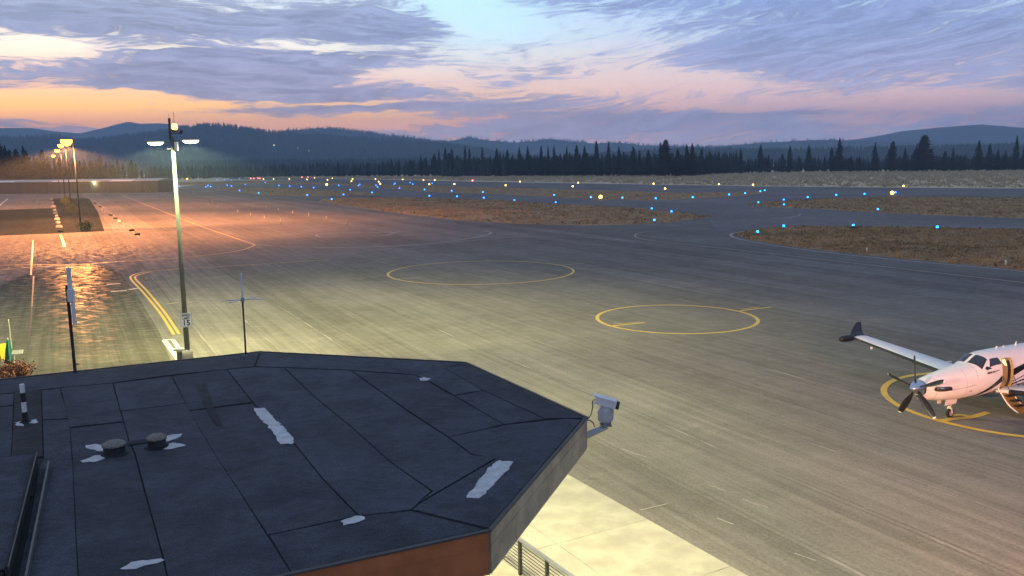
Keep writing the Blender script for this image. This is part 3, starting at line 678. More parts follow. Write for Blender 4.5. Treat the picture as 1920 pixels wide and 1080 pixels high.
for k, (z0, z1, m_) in enumerate(((0, .19, 'dark_metal'), (.19, .37, 'white_metal'), (.37, .53, 'dark_metal'), (.53, .68, 'white_metal'))):
    MB().lathe([(.042 if m_ == 'dark_metal' else .039, z0), (.042 if m_ == 'dark_metal' else .039, z1-.001)], 14).build('pipe_band', m_, o)
MB().lathe([(.11, .004), (.06, .03), (.045, .06)], 14).build('flashing_boot', 'roofing_dark', o)
blot([(27, 793), (40, 790), (46, 793), (40, 796), (46, 799), (30, 799)], 10); blot([(52, 789), (70, 786), (68, 790), (74, 792), (60, 795), (52, 793)], 11)
def mast(px, py, hgt, name, lab):
    c = rp(px, py); o = tag(empty(name, (c.x, c.y, RZ-.05)), lab, 'antenna'); return o, 1583/(math.hypot(c.x, c.y))
o, s = mast(461, 665, 0, 'ground_plane_antenna', 'thin roof mast with white whip and four spreading rods')
MB().tube([(0, 0, -.3), (0, 0, 1.36)], .021, 8).build('pole', 'dark_metal', o)
MB().tube([(0, 0, 1.362), (0, 0, 1.95)], [.026, .020], 8).build('whip', 'white_metal', o)
MB().lathe([(.045, 1.30), (.05, 1.36), (.03, 1.40)], 10).build('hub', 'grey_metal', o)
for a in (12, 64, 192, 244):
    MB().tube([(0, 0, 1.355), (.50*math.cos(R_(a)), .50*math.sin(R_(a)), 1.355-.02)], .011, 6).build('radial_rod', 'white_metal', o)
MB().box((0, -.03, -.10), (.08, .05, .30)).build('bracket', 'grey_metal', o)
o, s = mast(141, 697, 0, 'panel_antenna', 'dark roof mast with slim white panel antenna at its top')
MB().tube([(0, 0, -.3), (-.012, 0, 1.94)], .034, 8).build('pole', 'dark_metal', o)
MB().box((.055, 0, 1.98), (.075, .06, .66)).build('upper_panel', 'white_metal', o); MB().box((.085, .0, 1.36), (.06, .05, .56)).build('lower_panel', 'white_metal', o)
MB().box((.075, -.03, 1.72), (.11, .10, .26)).build('radio_box', 'white_metal', o)
MB().tube([(.0, 0, .22), (.10, 0, .22)], .012, 6).build('peg', 'dark_metal', o)
# ---- pan-tilt camera on its arm at the roof corner
b0 = Vector((cD.x, cD.y)); o = tag(empty('pan_tilt_camera', (b0.x+.03, b0.y, RZ-.26)), 'white pan and tilt camera on an arm at the roof corner', 'camera')
MB().tube([(.0, -.02, -.05), (.20, .0, .03), (.36, .02, .09)], [.060, .052, .045], 10).build('arm', 'ptz_body', o)
MB().box((.335, .02, .125), (.20, .17, .03)).build('mount_plate', 'grey_metal', o)
for dx in (-.07, .07): MB().tube([(.335+dx, -.03, .10), (.335+dx, -.03, .16)], .012, 6).build('bolt', 'grey_metal', o)
mb = MB().lathe([(.075, .14), (.085, .17), (.13, .20), (.135, .30), (.135, .38), (.10, .43), (.07, .44)], 10, (.335, .03, 0)); mb.build('pan_body', 'ptz_body', o)
MB().box((.325, -.02, .40), (.16, .10, .10)).build('yoke', 'ptz_body', o)
mx = Matrix.Rotation(R_(-12), 3, 'Z') @ Matrix.Rotation(R_(14), 3, 'Y')
hb = MB(); hb.box((.335, .03, .52), (.36, .15, .13), 0, mx); hb.build('housing', 'white_metal', o)
MB().box((.335-.01, .03, .595), (.40, .17, .016), 0, mx).build('sunshield', 'white_metal', o)
q = mx @ Vector((.19, 0, 0)); MB().tube([Vector((.335, .03, .52))+q*.97, Vector((.335, .03, .52))+q*1.25], .072, 12).build('lens_hood', 'dark_metal', o)
q2 = mx @ Vector((-.18, 0, 0)); r0_ = Vector((.335, .03, .52))+q2
MB().tube([r0_, r0_+Vector((-.05, 0, -.03)), r0_+Vector((-.05, 0, -.16)), r0_+Vector((-.08, 0, -.28)), r0_+Vector((-.16, 0, -.38)), r0_+Vector((-.19, -.02, -.40))], .009, 6).build('cable', 'cable', o)
MB().tube([r0_+Vector((-.17, 0, -.385)), r0_+Vector((-.09, 0, -.37)), r0_+Vector((-.04, 0, -.42)), r0_+Vector((-.02, 0, -.49))], .009, 6).build('cable', 'cable', o)

# ---- floodlights under the eaves light the apron in front of the building
def wall_flood(p, tgt, power, lab, colr=(1.0, .86, .46)):
    o = tag(empty('wall_floodlight', p), lab, 'floodlight', 'floodlights under the eaves')
    d = (Vector(tgt)-Vector(p)).normalized(); q = d.to_track_quat('-Z', 'Y').to_matrix()
    MB().box((0, 0, 0), (.42, .30, .12), 0, q).build('housing', 'grey_metal', o)
    MB().box(d*.065, (.36, .24, .012), 0, q).build('glass', 'lamp_led', o)
    MB().tube([-d*.06, (-d.x*.1, -d.y*.1, .2)], .02, 6).build('bracket', 'grey_metal', o)
    spot('flood_beam', d*.09, Vector(tgt)-Vector(p), power, colr, .15, 140, 1.0, o)
def mid(a, b, out, z):
    d = (b-a).normalized(); n = Vector((d.y, -d.x)); m = (a+b)/2+n*out; return (m.x, m.y, z), n
p, n = mid(cD, cC, -.45, RZ-.72); wall_flood(p, (p[0]+n.x*22, p[1]+n.y*22, 0), 16000, 'floodlight under the eave facing the parked airplane')
p, n = mid(cC, cB, -.45, RZ-.72); wall_flood(p, (p[0]+n.x*22, p[1]+n.y*22, 0), 12000, 'floodlight under the eave facing the apron circles')
p, n = mid(cE, cD, -.45, RZ-.80); wall_flood(p, (p[0]+n.x*16, p[1]+n.y*16, 0), 1700, 'floodlight under the eave above the concrete walk')

# ---- concrete walk: separate panels with open joints
u = (gp(1390, 1080)-gp(1061, 893)).xy.normalized(); wv_ = Vector((u.y, -u.x)); wv_ = wv_ if wv_.x < 0 else -wv_; o0 = gp(1061, 893).xy
walk = tag(MB().prism([o0-u*.0, o0+u*40, o0+u*40+wv_*14, o0+wv_*14], .006, .02).build('concrete_walk', 'concrete_joint'), kind='structure')
jt = (gp(1216, 979).xy-o0).dot(u)
cuts = [0.0]; x = jt
while x-3.6 > 0: x -= 3.6
if x > .5: cuts.append(x)
cuts = [0.0, jt] + [jt+3.7*k for k in range(1, 9)]
for i in range(len(cuts)-1):
    for j in range(4):
        a, b = cuts[i]+.012, cuts[i+1]-.012; c0, c1 = j*3.4+.012+(0 if j else -.012), (j+1)*3.4-.012
        MB().prism([o0+u*a+wv_*c0, o0+u*b+wv_*c0, o0+u*b+wv_*c1, o0+u*a+wv_*c1], .008, .115+random.uniform(-.004, .004)).build('concrete_panel', 'concrete', walk)
# ---- cable railing on the walk
def gz(x, y, z): return gp(x, y, z)
ra, rb_ = gz(968, 1006, 1.15), gz(1072, 1080, 1.15); rd = (rb_-ra).xy.normalized()
st = ra.xy-rd*3.3
rl = tag(empty('cable_railing', (st.x, st.y, .11), math.atan2(rd.y, rd.x)), 'grey cable railing beside the concrete walk under the roof corner', 'railing')
MB().box((6.0, 0, 1.03), (12.4, .12, .045)).build('top_rail', 'rail_grey', rl)
q = ((gz(968, 1016, 1.1).xy-st).length); dq = (gz(1020, 1052, 1.1).xy-st).length-q
for k in range(-3, 9):
    xx = q+k*dq
    if .05 < xx < 12: MB().box((xx, 0, .503), (.085, .085, 1.006)).build('post', 'dark_metal', rl)
for k in range(9): MB().tube([(0, 0, .10+k*.10), (12.0, 0, .10+k*.10)], .012, 5).build('cable', 'cable', rl)

# ================================================================== LIGHT POLES
# main apron lamp pole with flat luminaires, speed sign and beacon
base = gp(353, 681); D0 = base.xy.length
topz = at_dist(319, 268, D0).z
lp = tag(empty('apron_lamp_pole', base), 'tall galvanised lamp pole with two flat bright lamps and a red beacon', 'lamp pole')
MB().tube([(0, 0, .75), (0, 0, topz*.5), (0, 0, topz+.35)], [.155, .12, .085], 14).build('pole', 'galv', lp, True)
MB().lathe([(.30, 0), (.30, .72), (.27, .76)], 20).build('concrete_footing', 'concrete', lp, True)
MB().lathe([(.24, .752), (.24, .80), (.17, .82)], 12).build('base_plate', 'grey_metal', lp)
for sgn, ang in ((-1, 176), (1, 6)):
    dx, dy = math.cos(R_(ang)), math.sin(R_(ang)); zt = topz+(.02 if sgn < 0 else .10)
    MB().tube([(0, 0, zt), (dx*.45, dy*.45, zt+.02)], .035, 8).build('bracket_arm', 'galv', lp)
    hd = MB().box((dx*1.0, dy*1.0, zt+.07), (.94, .44, .09), R_(ang)).build('lamp_head', 'grey_metal', lp)
    rows = [[(dx*1.0+dx*u_*.44*w_-dy*.20*w_*q_, dy*1.0+dy*u_*.44*w_+dx*.20*w_*q_, zt+.02-d_) for (u_, q_) in [(math.cos(2*math.pi*k/20), math.sin(2*math.pi*k/20)) for k in range(21)]] for (w_, d_) in ((1.0, 0), (.95, .07), (.75, .12), (.4, .15), (.05, .16))]
    MB().grid(rows).build('lamp_panel', 'lamp_led', hd, True)
    batwing(spot('lamp_beam', (dx*1.0, dy*1.0, zt-.18), (dx*1.0, dy*1.0, 0), 11500, (1.0, .94, .40), .22, 162, .42, lp), 2.25, 16)
MB().box((.22, -.05, topz-.18), (.16, .14, .46)).build('control_box', 'white_metal', lp)
MB().tube([(-.32, 0, topz-.34), (.16, 0, topz-.34)], .04, 8).build('cross_arm', 'white_metal', lp)
MB().box((-.10, 0, topz+.75), (.11, .10, 1.25)).build('mast_head', 'dark_metal', lp)
MB().tube([(-.10, 0, topz+1.37), (-.10, 0, topz+1.62)], .010, 5).build('lightning_rod', 'dark_metal', lp); MB().tube([(.17, 0, topz+.7), (.17, 0, topz+1.75)], .010, 5).build('lightning_rod', 'dark_metal', lp)
MB().tube([(-.06, 0, topz+.55), (.52, 0, topz+.50)], .026, 6).build('sensor_arm', 'dark_metal', lp)
MB().lathe([(.03, .50), (.09, .55), (.09, .66), (.04, .72)], 10, (.52, 0, topz)).build('sensor', 'dark_metal', lp, True)
MB().lathe([(.14, .62), (.15, .66), (.15, .70), (.06, .74)], 12, (.18, 0, topz)).build('beacon_base', 'dark_metal', lp)
MB().lathe([(.10, .742), (.15, .80), (.16, .92), (.12, 1.04), (.03, 1.08)], 14, (.18, 0, topz)).build('beacon_lens', 'lamp_beacon', lp, True)
# speed sign strapped to the pole
sg_c = at_dist(349, 600, D0-.18); sgn_ = tag(empty('speed_limit_sign', sg_c), 'white speed limit 15 sign on the tall lamp pole', 'sign'); yaw = math.atan2(sg_c.x, sg_c.y)
sgn_.rotation_euler = (0, 0, -yaw-R_(6))
def rrect(w_, h_, r, n=5):
    out = []
    for cx, cz, a0 in ((w_/2-r, h_/2-r, 0), (-w_/2+r, h_/2-r, 90), (-w_/2+r, -h_/2+r, 180), (w_/2-r, -h_/2+r, 270)):
        out += [(cx+r*math.cos(R_(a0+90*i/n)), cz+r*math.sin(R_(a0+90*i/n))) for i in range(n+1)]
    return out
def plate(pl, y0, y1, name, material, parent):
    n = len(pl); vs = [(x, y0, z) for x, z in pl]+[(x, y1, z) for x, z in pl]
    return MB().add(vs, [tuple(range(n)), tuple(range(2*n-1, n-1, -1))]+[((i+1) % n, i, n+i, n+(i+1) % n) for i in range(n)]).build(name, material, parent)
SW, SH = .66, .84
plate(rrect(SW, SH, .05), -.004, .0, 'sign_plate', 'sign_white', sgn_)
ro, ri = rrect(SW-.05, SH-.05, .04), rrect(SW-.075, SH-.075, .03); n = len(ro)
MB().add([(x, -.0055, z) for x, z in ro]+[(x, -.0055, z) for x, z in ri], [(i, (i+1) % n, n+(i+1) % n, n+i) for i in range(n)]).build('sign_border', 'sign_black', sgn_)
def text(body, size, loc, rot, name, material, parent, ext=.001, bold=.0):
    cu = bpy.data.curves.new(name, 'FONT'); cu.body = body; cu.size = size; cu.align_x = 'CENTER'; cu.align_y = 'CENTER'; cu.extrude = ext; cu.offset = bold
    t = bpy.data.objects.new(name, cu); col.objects.link(t); dg = bpy.context.evaluated_depsgraph_get(); me = bpy.data.meshes.new_from_object(t.evaluated_get(dg))
    bpy.data.objects.remove(t); me.name = name; me.materials.clear(); me.materials.append(M[material]); o_ = bpy.data.objects.new(name, me); col.objects.link(o_)
    o_.parent = parent; o_.location = loc; o_.rotation_euler = rot; return o_
text('SPEED', .17, (0, -.008, .27), (R_(90), 0, 0), 'lettering', 'sign_black', sgn_, bold=.006); text('LIMIT', .17, (0, -.008, .09), (R_(90), 0, 0), 'lettering', 'sign_black', sgn_, bold=.006)
text('15', .44, (0, -.008, -.18), (R_(90), 0, 0), 'lettering', 'sign_black', sgn_, bold=.012)
MB().box((0, .06, .2), (.10, .12, .05)).build('strap', 'galv', sgn_)
# grey cabinet with a pale top next to the pole
cb = gp(342, 680); ct = tag(empty('utility_cabinet', cb, R_(8)), 'grey utility cabinet with pale lit lid beside the lamp pole', 'cabinet')
MB().box((-.02, 0, .36), (.42, .34, .72)).build('body', 'grey_metal', ct); MB().box((-.06, 0, .80), (.68, .46, .12)).build('lid', 'cream_metal', ct)
MB().box((-.02, -.172, .40), (.34, .006, .52)).build('door', 'galv', ct); MB().tube([(-.24, -.1, 0), (-.24, -.1, .72)], .03, 8).build('conduit', 'cream_metal', ct)

# sodium street lamps at the left, 18 m tall, going away in a row
SOD = [((152, 431), 262, 88000, 'nearest and brightest orange sodium lamp pole beside the vehicle lot'), ((134, 397), 271, 32000, 'second orange sodium lamp pole behind the brightest one'),
       ((123, 380.5), 281, 11000, 'third orange sodium lamp pole of the receding row'), ((112, 366), 291, 5000, 'farthest orange sodium lamp pole in front of the long hangar')]
for (bx, by), ty, pw, lab in SOD:
    b = gp(bx, by); zt = at_dist(bx-8, ty, b.xy.length).z; lk = 1.3 if ty == 262 else 1.0
    o = tag(empty('sodium_lamp_pole', b), lab, 'lamp pole', 'sodium lamps beside the vehicle lot')
    MB().tube([(0, 0, .5), (0, 0, zt-.3)], [.17, .10], 10).build('pole', 'dark_metal', o, True); MB().lathe([(.38, 0), (.38, .5), (.3, .55)], 14).build('concrete_footing', 'concrete', o)
    MB().tube([(0, 0, zt-.31), (-.4, 0, zt), (-1.3, 0, zt+.05)], .06, 8).build('bracket_arm', 'dark_metal', o)
    hd = MB().lathe([(.40*lk, .16), (.74*lk, .08), (.78*lk, .0)], 16, (-1.3, 0, zt)).build('lamp_head', 'grey_metal', o)
    MB().lathe([(.05, -.9*lk), (.46*lk, -.72*lk), (.74*lk, -.30*lk), (.76*lk, -.01)], 16, (-1.3, 0, zt)).build('lamp_lens', 'lamp_sodium', hd, True)
    batwing(spot('lamp_beam', (-1.3, 0, zt-1.3), (-1.3, 0, 0), pw, (1, .34, .09), .4, 170, .35, o), 2.2, 14)
# sodium flood on a short post near the building, behind the viewpoint: it lights the aircraft's near side
fp = Vector((14.0, -2.0, .11)); o = tag(empty('sodium_flood_post', fp), 'short sodium flood post near the building facing the parked airplane', 'lamp post')
MB().tube([(0, 0, 0), (0, 0, 5.6)], [.09, .07], 10).build('post', 'dark_metal', o); MB().box((0, .1, 5.75), (.5, .3, .36)).build('lamp_head', 'dark_metal', o)
MB().box((0, .26, 5.75), (.42, .012, .28)).build('lamp_glass', 'lamp_sodium', o)
spot('flood_beam', (0, .4, 5.75), (7.5, 40, 3.2), 60000, (1, .33, .18), .25, 52, .8, o)

# ================================================================== AIRCRAFT
PL = empty('turboprop_airplane', (16.79, 34.72, 0), R_(26.8)); tag(PL, 'white single engine turboprop airplane with black stripes and open airstair', 'airplane')
SX = [(.62, .33, .33, 1.64), (.75, .36, .40, 1.60), (1.0, .43, .49, 1.56), (1.5, .53, .58, 1.54), (2.1, .61, .65, 1.55), (2.8, .69, .72, 1.57), (3.4, .74, .76, 1.60), (3.6, .755, .80, 1.625), (3.9, .775, .89, 1.70), (4.2, .79, .955, 1.755),
      (4.6, .80, .985, 1.78), (5.2, .80, .99, 1.785), (6.5, .80, .99, 1.785), (8.3, .80, .98, 1.79), (9.6, .68, .86, 1.86), (11.0, .46, .64, 1.98), (12.6, .24, .36, 2.12), (13.7, .08, .14, 2.22)]
SXa = np.array(SX); NE = 2.25
def sec(x): return [float(np.interp(x, SXa[:, 0], SXa[:, i])) for i in (1, 2, 3)]
def sp_(x, th, off=0.0):
    hw, hh, zc = sec(x); c, s_ = math.cos(R_(th)), math.sin(R_(th))
    y = (hw+off)*math.copysign(abs(c)**(2/NE), c); z = zc+(hh+off)*math.copysign(abs(s_)**(2/NE), s_); return (x, y, z)
def loft(xs, name, material, parent, off=0.0, n=96):
    mb = MB(); rows = [[sp_(x, 360*k/n, off) for k in range(n+1)] for x in xs]; mb.grid(rows); return mb.build(name, material, parent, True)
xs = sorted(set([round(float(q), 4) for q in np.linspace(.62, 13.7, 150)]+[q[0] for q in SX]))
fus = loft(xs, 'fuselage', 'aircraft_white', PL)
def patch(c4, name, material, parent, off=.006, n=8):
    "c4: corners (x, theta) in order"
    (a, b, c, d) = [Vector(q) for q in c4]; rows = []
    for i in range(n+1):
        t = i/n; l, r = a.lerp(d, t), b.lerp(c, t); rows.append([sp_(*(l.lerp(r, j/n)), off) for j in range(n+1)])
    mb = MB().grid(rows); return mb.build(name, material, parent, True)
def band(lower, upper, name, material, parent, off=.004, k=6):
    "strip on the port side between two curves of (x, theta)"
    rows = []
    for i in range(k+1):
        t = i/k; rows.append([sp_(l[0]+(q[0]-l[0])*t, l[1]+(q[1]-l[1])*t, off) for l, q in zip(lower, upper)])
    return MB().grid(rows).build(name, material, parent, True)
# local -y is the port side (theta 180), 90 is the top
for s_, nm in ((1, 'port'), (-1, 'starboard')):
    m_ = (lambda th: th) if s_ == 1 else (lambda th: 180-th)
    patch([(3.50, m_(94)), (4.10, m_(93.5)), (4.24, m_(128)), (3.74, m_(146))], 'windshield', 'aircraft_glass', PL)
    patch([(4.37, m_(129)), (4.90, m_(131)), (4.98, m_(152)), (4.16, m_(152))], 'side_window', 'aircraft_glass', PL)
    patch([(3.90, m_(148)), (4.02, m_(145)), (4.30, m_(158)), (3.98, m_(157))], 'quarter_window', 'aircraft_glass', PL)
    for k in range(4): patch([(6.6+k*.85, m_(148)), (6.95+k*.85, m_(148)), (6.95+k*.85, m_(166)), (6.6+k*.85, m_(166))], 'cabin_window', 'aircraft_glass', PL)
    X1 = [1.9+(9.5-1.9)*i/30 for i in range(31)]
    up = [(x, m_(float(np.interp(x, (1.9, 3.0, 4.0, 5.0, 6.5, 9.5), (262, 237, 209, 178, 162, 150))))) for x in X1]; lo = [(x, m_(float(np.interp(x, (1.9, 3.0, 4.0, 5.0, 6.5, 9.5), (266, 250, 224, 194, 176, 160))))) for x in X1]
    band(lo, up, 'black_stripe', 'stripe_black', PL)
    X2 = [2.7+(9.5-2.7)*i/26 for i in range(27)]
    up = [(x, m_(float(np.interp(x, (2.7, 3.6, 4.0, 4.5, 5.0, 6.5, 9.5), (266, 248, 238, 225, 209, 188, 172))))) for x in X2]; lo = [(x, m_(268)) for x in X2]
    band(lo, up, 'navy_belly_panel', 'stripe_navy', PL)
for x_, t0, t1 in ((1.12, 110, 250), (2.75, 120, 240), (3.42, 98, 165)):
    patch([(x_, t0), (x_+.012, t0), (x_+.012, t1), (x_, t1)], 'panel_seam', 'panel_gap', PL, .002, 14)
patch([(1.2, 186), (1.2, 187.2), (3.3, 182.2), (3.3, 181)], 'panel_seam', 'panel_gap', PL, .002, 14)
for x_ in (2.95, 3.05): patch([(x_, 196), (x_+.05, 196), (x_+.05, 203), (x_, 203)], 'static_port', 'panel_gap', PL, .003, 3)
# name lettering below the side window
hw_ = sec(4.35); q = sp_(4.35, 168, .006)
t_ = text('NINA SPORTS', .13, q, (R_(90), 0, R_(0)), 'lettering', 'stripe_black', PL, .002, .004)
# spinner, exhaust stubs, chin inlet
mb = MB(); rows = []
for i in range(11):
    t = i/10; r = .315*math.sin(t*math.pi/2)**.72; rows.append([(.0+.60*t, r*math.cos(2*math.pi*k/24), 1.65+r*math.sin(2*math.pi*k/24)) for k in range(25)])
hub = mb.grid(rows).build('spinner', 'chrome', PL, True)
for s_ in (-1, 1):
    ex = MB().tube([(1.05, s_*.38, 1.60), (1.15, s_*.52, 1.61), (1.36, s_*.62, 1.60), (1.72, s_*.665, 1.59)], [.09, .10, .09, .085], 10).build('exhaust_stub', 'dark_metal', PL, True)
    MB().tube([(1.06, s_*.50, 1.66), (1.22, s_*.64, 1.655), (1.30, s_*.69, 1.65)], [.03, .035, .03], 8).build('exhaust_shield', 'chrome', ex, True)
rows = []
for i, (x, hw, hh, zc) in enumerate(((.60, .20, .07, 1.235), (.64, .25, .115, 1.225), (.9, .27, .13, 1.20), (1.5, .25, .14, 1.08), (2.1, .18, .10, .98))):
    rows.append([(x, hw*math.cos(2*math.pi*k/20), zc+hh*math.sin(2*math.pi*k/20)) for k in range(21)])
MB().grid(rows).build('chin_inlet', 'aircraft_white', PL, True)
MB().add([(.605, .19*math.cos(2*math.pi*k/20), 1.235+.062*math.sin(2*math.pi*k/20)) for k in range(20)], [tuple(range(20))]).build('inlet_mouth', 'dark_metal', PL)
MB().add([(.60, .245*math.cos(2*math.pi*k/20), 1.225+.10*math.sin(2*math.pi*k/20)) for k in range(20)]+[(.63, .25*math.cos(2*math.pi*k/20), 1.225+.12*math.sin(2*math.pi*k/20)) for k in range(20)], [(k, (k+1) % 20, 20+(k+1) % 20, 20+k) for k in range(20)]).build('inlet_lip', 'chrome', PL, True)
# five blade propeller
for k in range(5):
    a = R_(96+72*k); rad = Vector((0, -math.cos(a), math.sin(a))); tan = Vector((0, math.sin(a), math.cos(a))); ax = Vector((1, 0, 0)); rows = []; tip = []
    prof = [(.20, .05, .05, 70), (.34, .075, .035, 66), (.55, .125, .026, 58), (.80, .145, .022, 48), (1.08, .14, .020, 40), (1.30, .12, .016, 36), (1.40, .085, .012, 34), (1.45, .04, .010, 34)]
    for r_, hw, th, tw in prof:
        c = Vector((.36, 0, 1.65))+rad*r_; d1 = tan*math.cos(R_(tw))+ax*math.sin(R_(tw)); d2 = d1.cross(rad); rows.append([c+d1*hw*math.cos(2*math.pi*j/10)+d2*th*math.sin(2*math.pi*j/10) for j in range(11)])
    bl = MB().grid(rows).build('propeller_blade', 'blade_black', PL, True)
    rows = [[p_+(p_-Vector((.36, 0, 1.65))-rad*1.40)*.06 for p_ in rows[-2]], [p_+rad*.004 for p_ in rows[-1]]]
    MB().grid(rows).build('blade_tip', 'white_metal', bl, True)
# wings
def wing(s_):
    st_ = []
    for t in np.linspace(0, 1, 14):
        y = .55+t*7.25; ch = 2.15-t*1.05; le = 4.95+t*.42; z = 1.00+t*.90; st_.append((s_*y, ch, le, z, .15-.03*t))
    def foil(y, ch, le, z, tk, a=0., b=1., n=14, off=0.0):
        up = []; lo = []
        for i in range(n+1):
            u_ = a+(b-a)*(1-math.cos(math.pi*i/n))/2 if a == 0 and b == 1 else a+(b-a)*i/n
            th = 5*tk*(.2969*math.sqrt(u_)-.126*u_-.3516*u_**2+.2843*u_**3-.1015*u_**4)*ch
            up.append((le+u_*ch, y, z+th*1.15+off)); lo.append((le+u_*ch, y, z-th*.8-off))
        return up, lo
    rows = []
    for q in st_:
        up, lo = foil(*q); rows.append(list(reversed(up))+lo[1:])
    W = MB().grid(rows).build('wing', 'aircraft_white', PL, True)
    rows = []
    for q in st_[1:]:
        up, lo = foil(*q, a=0., b=.07, n=5, off=.004); rows.append(list(reversed(up))+[(lo[0][0]-.006, lo[0][1], lo[0][2])]+lo[1:])
    MB().grid(rows).build('deicing_boot', 'boot_black', W, True)
    # flap and aileron gaps
    for (t0, t1, u_) in ((.08, .58, .72), (.60, .95, .74)):
        rr = []
        for t in np.linspace(t0, t1, 10):
            y = .55+t*7.25; ch = 2.15-t*1.05; le = 4.95+t*.42; z = 1.00+t*.90; up, _ = foil(s_*y, ch, le, z, .15-.03*t, u_, u_+.012, 1, .004); rr.append(up)
        MB().grid(rr).build('flap_gap', 'panel_gap', W)
    MB().box((6.9, s_*3.4, 1.22), (.9, .10, .14)).build('flap_fairing', 'aircraft_white', W)
    # winglet
    ch = 1.10; rows = []
    for (y, z, le, c_, tk) in ((7.80, 1.90, 5.37, 1.10, .03), (8.00, 1.98, 5.50, .98, .035), (8.12, 2.16, 5.68, .80, .03), (8.18, 2.42, 5.95, .55, .022), (8.20, 2.60, 6.15, .34, .015)):
        rows.append([(le+c_*(.5-.5*math.cos(2*math.pi*k/14)), s_*(y+tk*math.sin(2*math.pi*k/14)*(1 if y > 8.05 else .3)), z+(tk*math.sin(2*math.pi*k/14)*2 if y < 8.05 else 0)) for k in range(15)])
    MB().grid(rows).build('winglet', 'stripe_navy', W, True)
    return W
WS = wing(1); WP = wing(-1)
rows = []
for (x, r) in ((4.55, .02), (4.62, .12), (4.8, .185), (5.1, .21), (5.5, .19), (6.1, .12), (6.5, .03)):
    rows.append([(x, 7.88+r*math.cos(2*math.pi*k/16), 1.88+r*.9*math.sin(2*math.pi*k/16)) for k in range(17)])
pod = MB().grid(rows).build('radar_pod', 'stripe_black', WS, True)
MB().lathe([(.03, 0), (.07, .05), (.05, .12)], 10, (5.0, 6.2, 1.62)).build('light_pod', 'white_metal', WS, True)
# tail
MB().add([(11.4, -.06, 2.4), (13.6, -.05, 2.35), (14.3, -.03, 4.25), (13.2, -.03, 4.25), (11.4, .06, 2.4), (13.6, .05, 2.35), (14.3, .03, 4.25), (13.2, .03, 4.25)],
         [(0, 1, 2, 3), (7, 6, 5, 4), (0, 3, 7, 4), (1, 5, 6, 2), (3, 2, 6, 7), (0, 4, 5, 1)]).build('fin', 'aircraft_white', PL)
MB().add([(13.1, -2.6, 4.27), (14.0, -2.6, 4.27), (14.4, 0, 4.27), (14.0, 2.6, 4.27), (13.1, 2.6, 4.27), (12.9, 0, 4.27)]+[(13.1, -2.6, 4.33), (14.0, -2.6, 4.33), (14.4, 0, 4.36), (14.0, 2.6, 4.33), (13.1, 2.6, 4.33), (12.9, 0, 4.36)],
         [(5, 4, 3, 2, 1, 0), (6, 7, 8, 9, 10, 11)]+[(i, (i+1) % 6, 6+(i+1) % 6, 6+i) for i in range(6)]).build('tailplane', 'aircraft_white', PL)
for x_, h_ in ((5.6, .10), (6.1, .07), (7.0, .16)):
    MB().tube([(x_, 0, 2.76), (x_+.06, 0, 2.78+h_)], [.05, .02], 8).build('roof_antenna', 'white_metal', PL)
# nose gear
ng = MB().tube([(2.55, 0, 1.0), (2.62, 0, .55), (2.66, 0, .40)], [.055, .05, .045], 10).build('nose_gear_leg', 'gear_white', PL)
MB().tube([(2.66, -.09, .42), (2.66, .09, .42)], .05, 8).build('fork_yoke', 'gear_white', ng)
for s_ in (-1, 1): MB().tube([(2.66, s_*.10, .42), (2.70, s_*.10, .215)], .024, 6).build('fork', 'gear_white', ng)
MB().tube([(2.58, 0, .72), (2.36, 0, .98)], .026, 6).build('drag_brace', 'gear_white', ng); MB().tube([(2.60, .0, .62), (2.76, 0, .55), (2.68, 0, .42)], .022, 6).build('torque_link', 'gear_white', ng)
MB().lathe([(.05, .58), (.085, .60), (.085, .68), (.05, .70)], 10, (2.50, -.06, 0)).build('taxi_light', 'chrome', ng)
def wheel(x, y, r, wd, par):
    rows = []
    for (dy, rr) in ((-wd*.45, r*.62), (-wd*.5, r*.85), (-wd*.3, r*.98), (0, r), (wd*.3, r*.98), (wd*.5, r*.85), (wd*.45, r*.62)): rows.append([(x+rr*math.cos(2*math.pi*k/22), y+dy, r+rr*math.sin(2*math.pi*k/22)) for k in range(23)])
    ty = MB().grid(rows).build('wheel', 'rubber', par, True)
    MB().tube([(x, y-wd*.46, r), (x, y+wd*.46, r)], r*.61, 14).build('rim', 'grey_metal', ty)
wheel(2.70, 0, .215, .15, ng)
for s_ in (-1, 1): MB().box((2.45, s_*.20, .80), (.75, .015, .28), 0, Matrix.Rotation(s_*R_(-14), 3, 'X')).build('gear_door', 'aircraft_white', PL)
for s_ in (-1, 1):
    mg = MB().tube([(6.1, s_*2.1, 1.12), (6.3, s_*2.25, .45)], .07, 8).build('main_gear_leg', 'gear_white', PL); wheel(6.32, s_*2.28, .30, .22, mg)
# passenger doorway and airstair on the port side
DX0, DX1 = 4.98, 5.62
patch([(DX0, 140), (DX1, 140), (DX1, 214), (DX0, 214)], 'doorway', 'cabin_bronze', PL, .008, 10)
patch([(DX0-.02, 140), (DX0+.30, 140), (DX0+.30, 160), (DX0+.16, 158)], 'cabin_light', 'lamp_cabin', PL, .012, 6)
patch([(DX0+.34, 146), (DX1-.06, 146), (DX1-.06, 212), (DX0+.34, 212)], 'cabin_shade', 'stripe_black', PL, .011, 10)  # shade inside the doorway, painted as a black patch on the fuselage skin
fr = []
for (x, th) in [(DX0, 214), (DX0, 180), (DX0, 150), (DX0+.05, 142), (DX0+.16, 138.5), (DX1-.16, 138.5), (DX1-.05, 142), (DX1, 150), (DX1, 180), (DX1, 214)]: fr.append(sp_(x, th, .012))
MB().tube(fr, .022, 6).build('door_frame', 'cabin_bronze', PL)
dj = MB(); rows = []                                        # door jamb standing proud at the rear edge
for th in np.linspace(140, 212, 12): a_, b_ = sp_(DX1-.10, th, .0), sp_(DX1-.04, th, .10); rows.append([a_, b_])
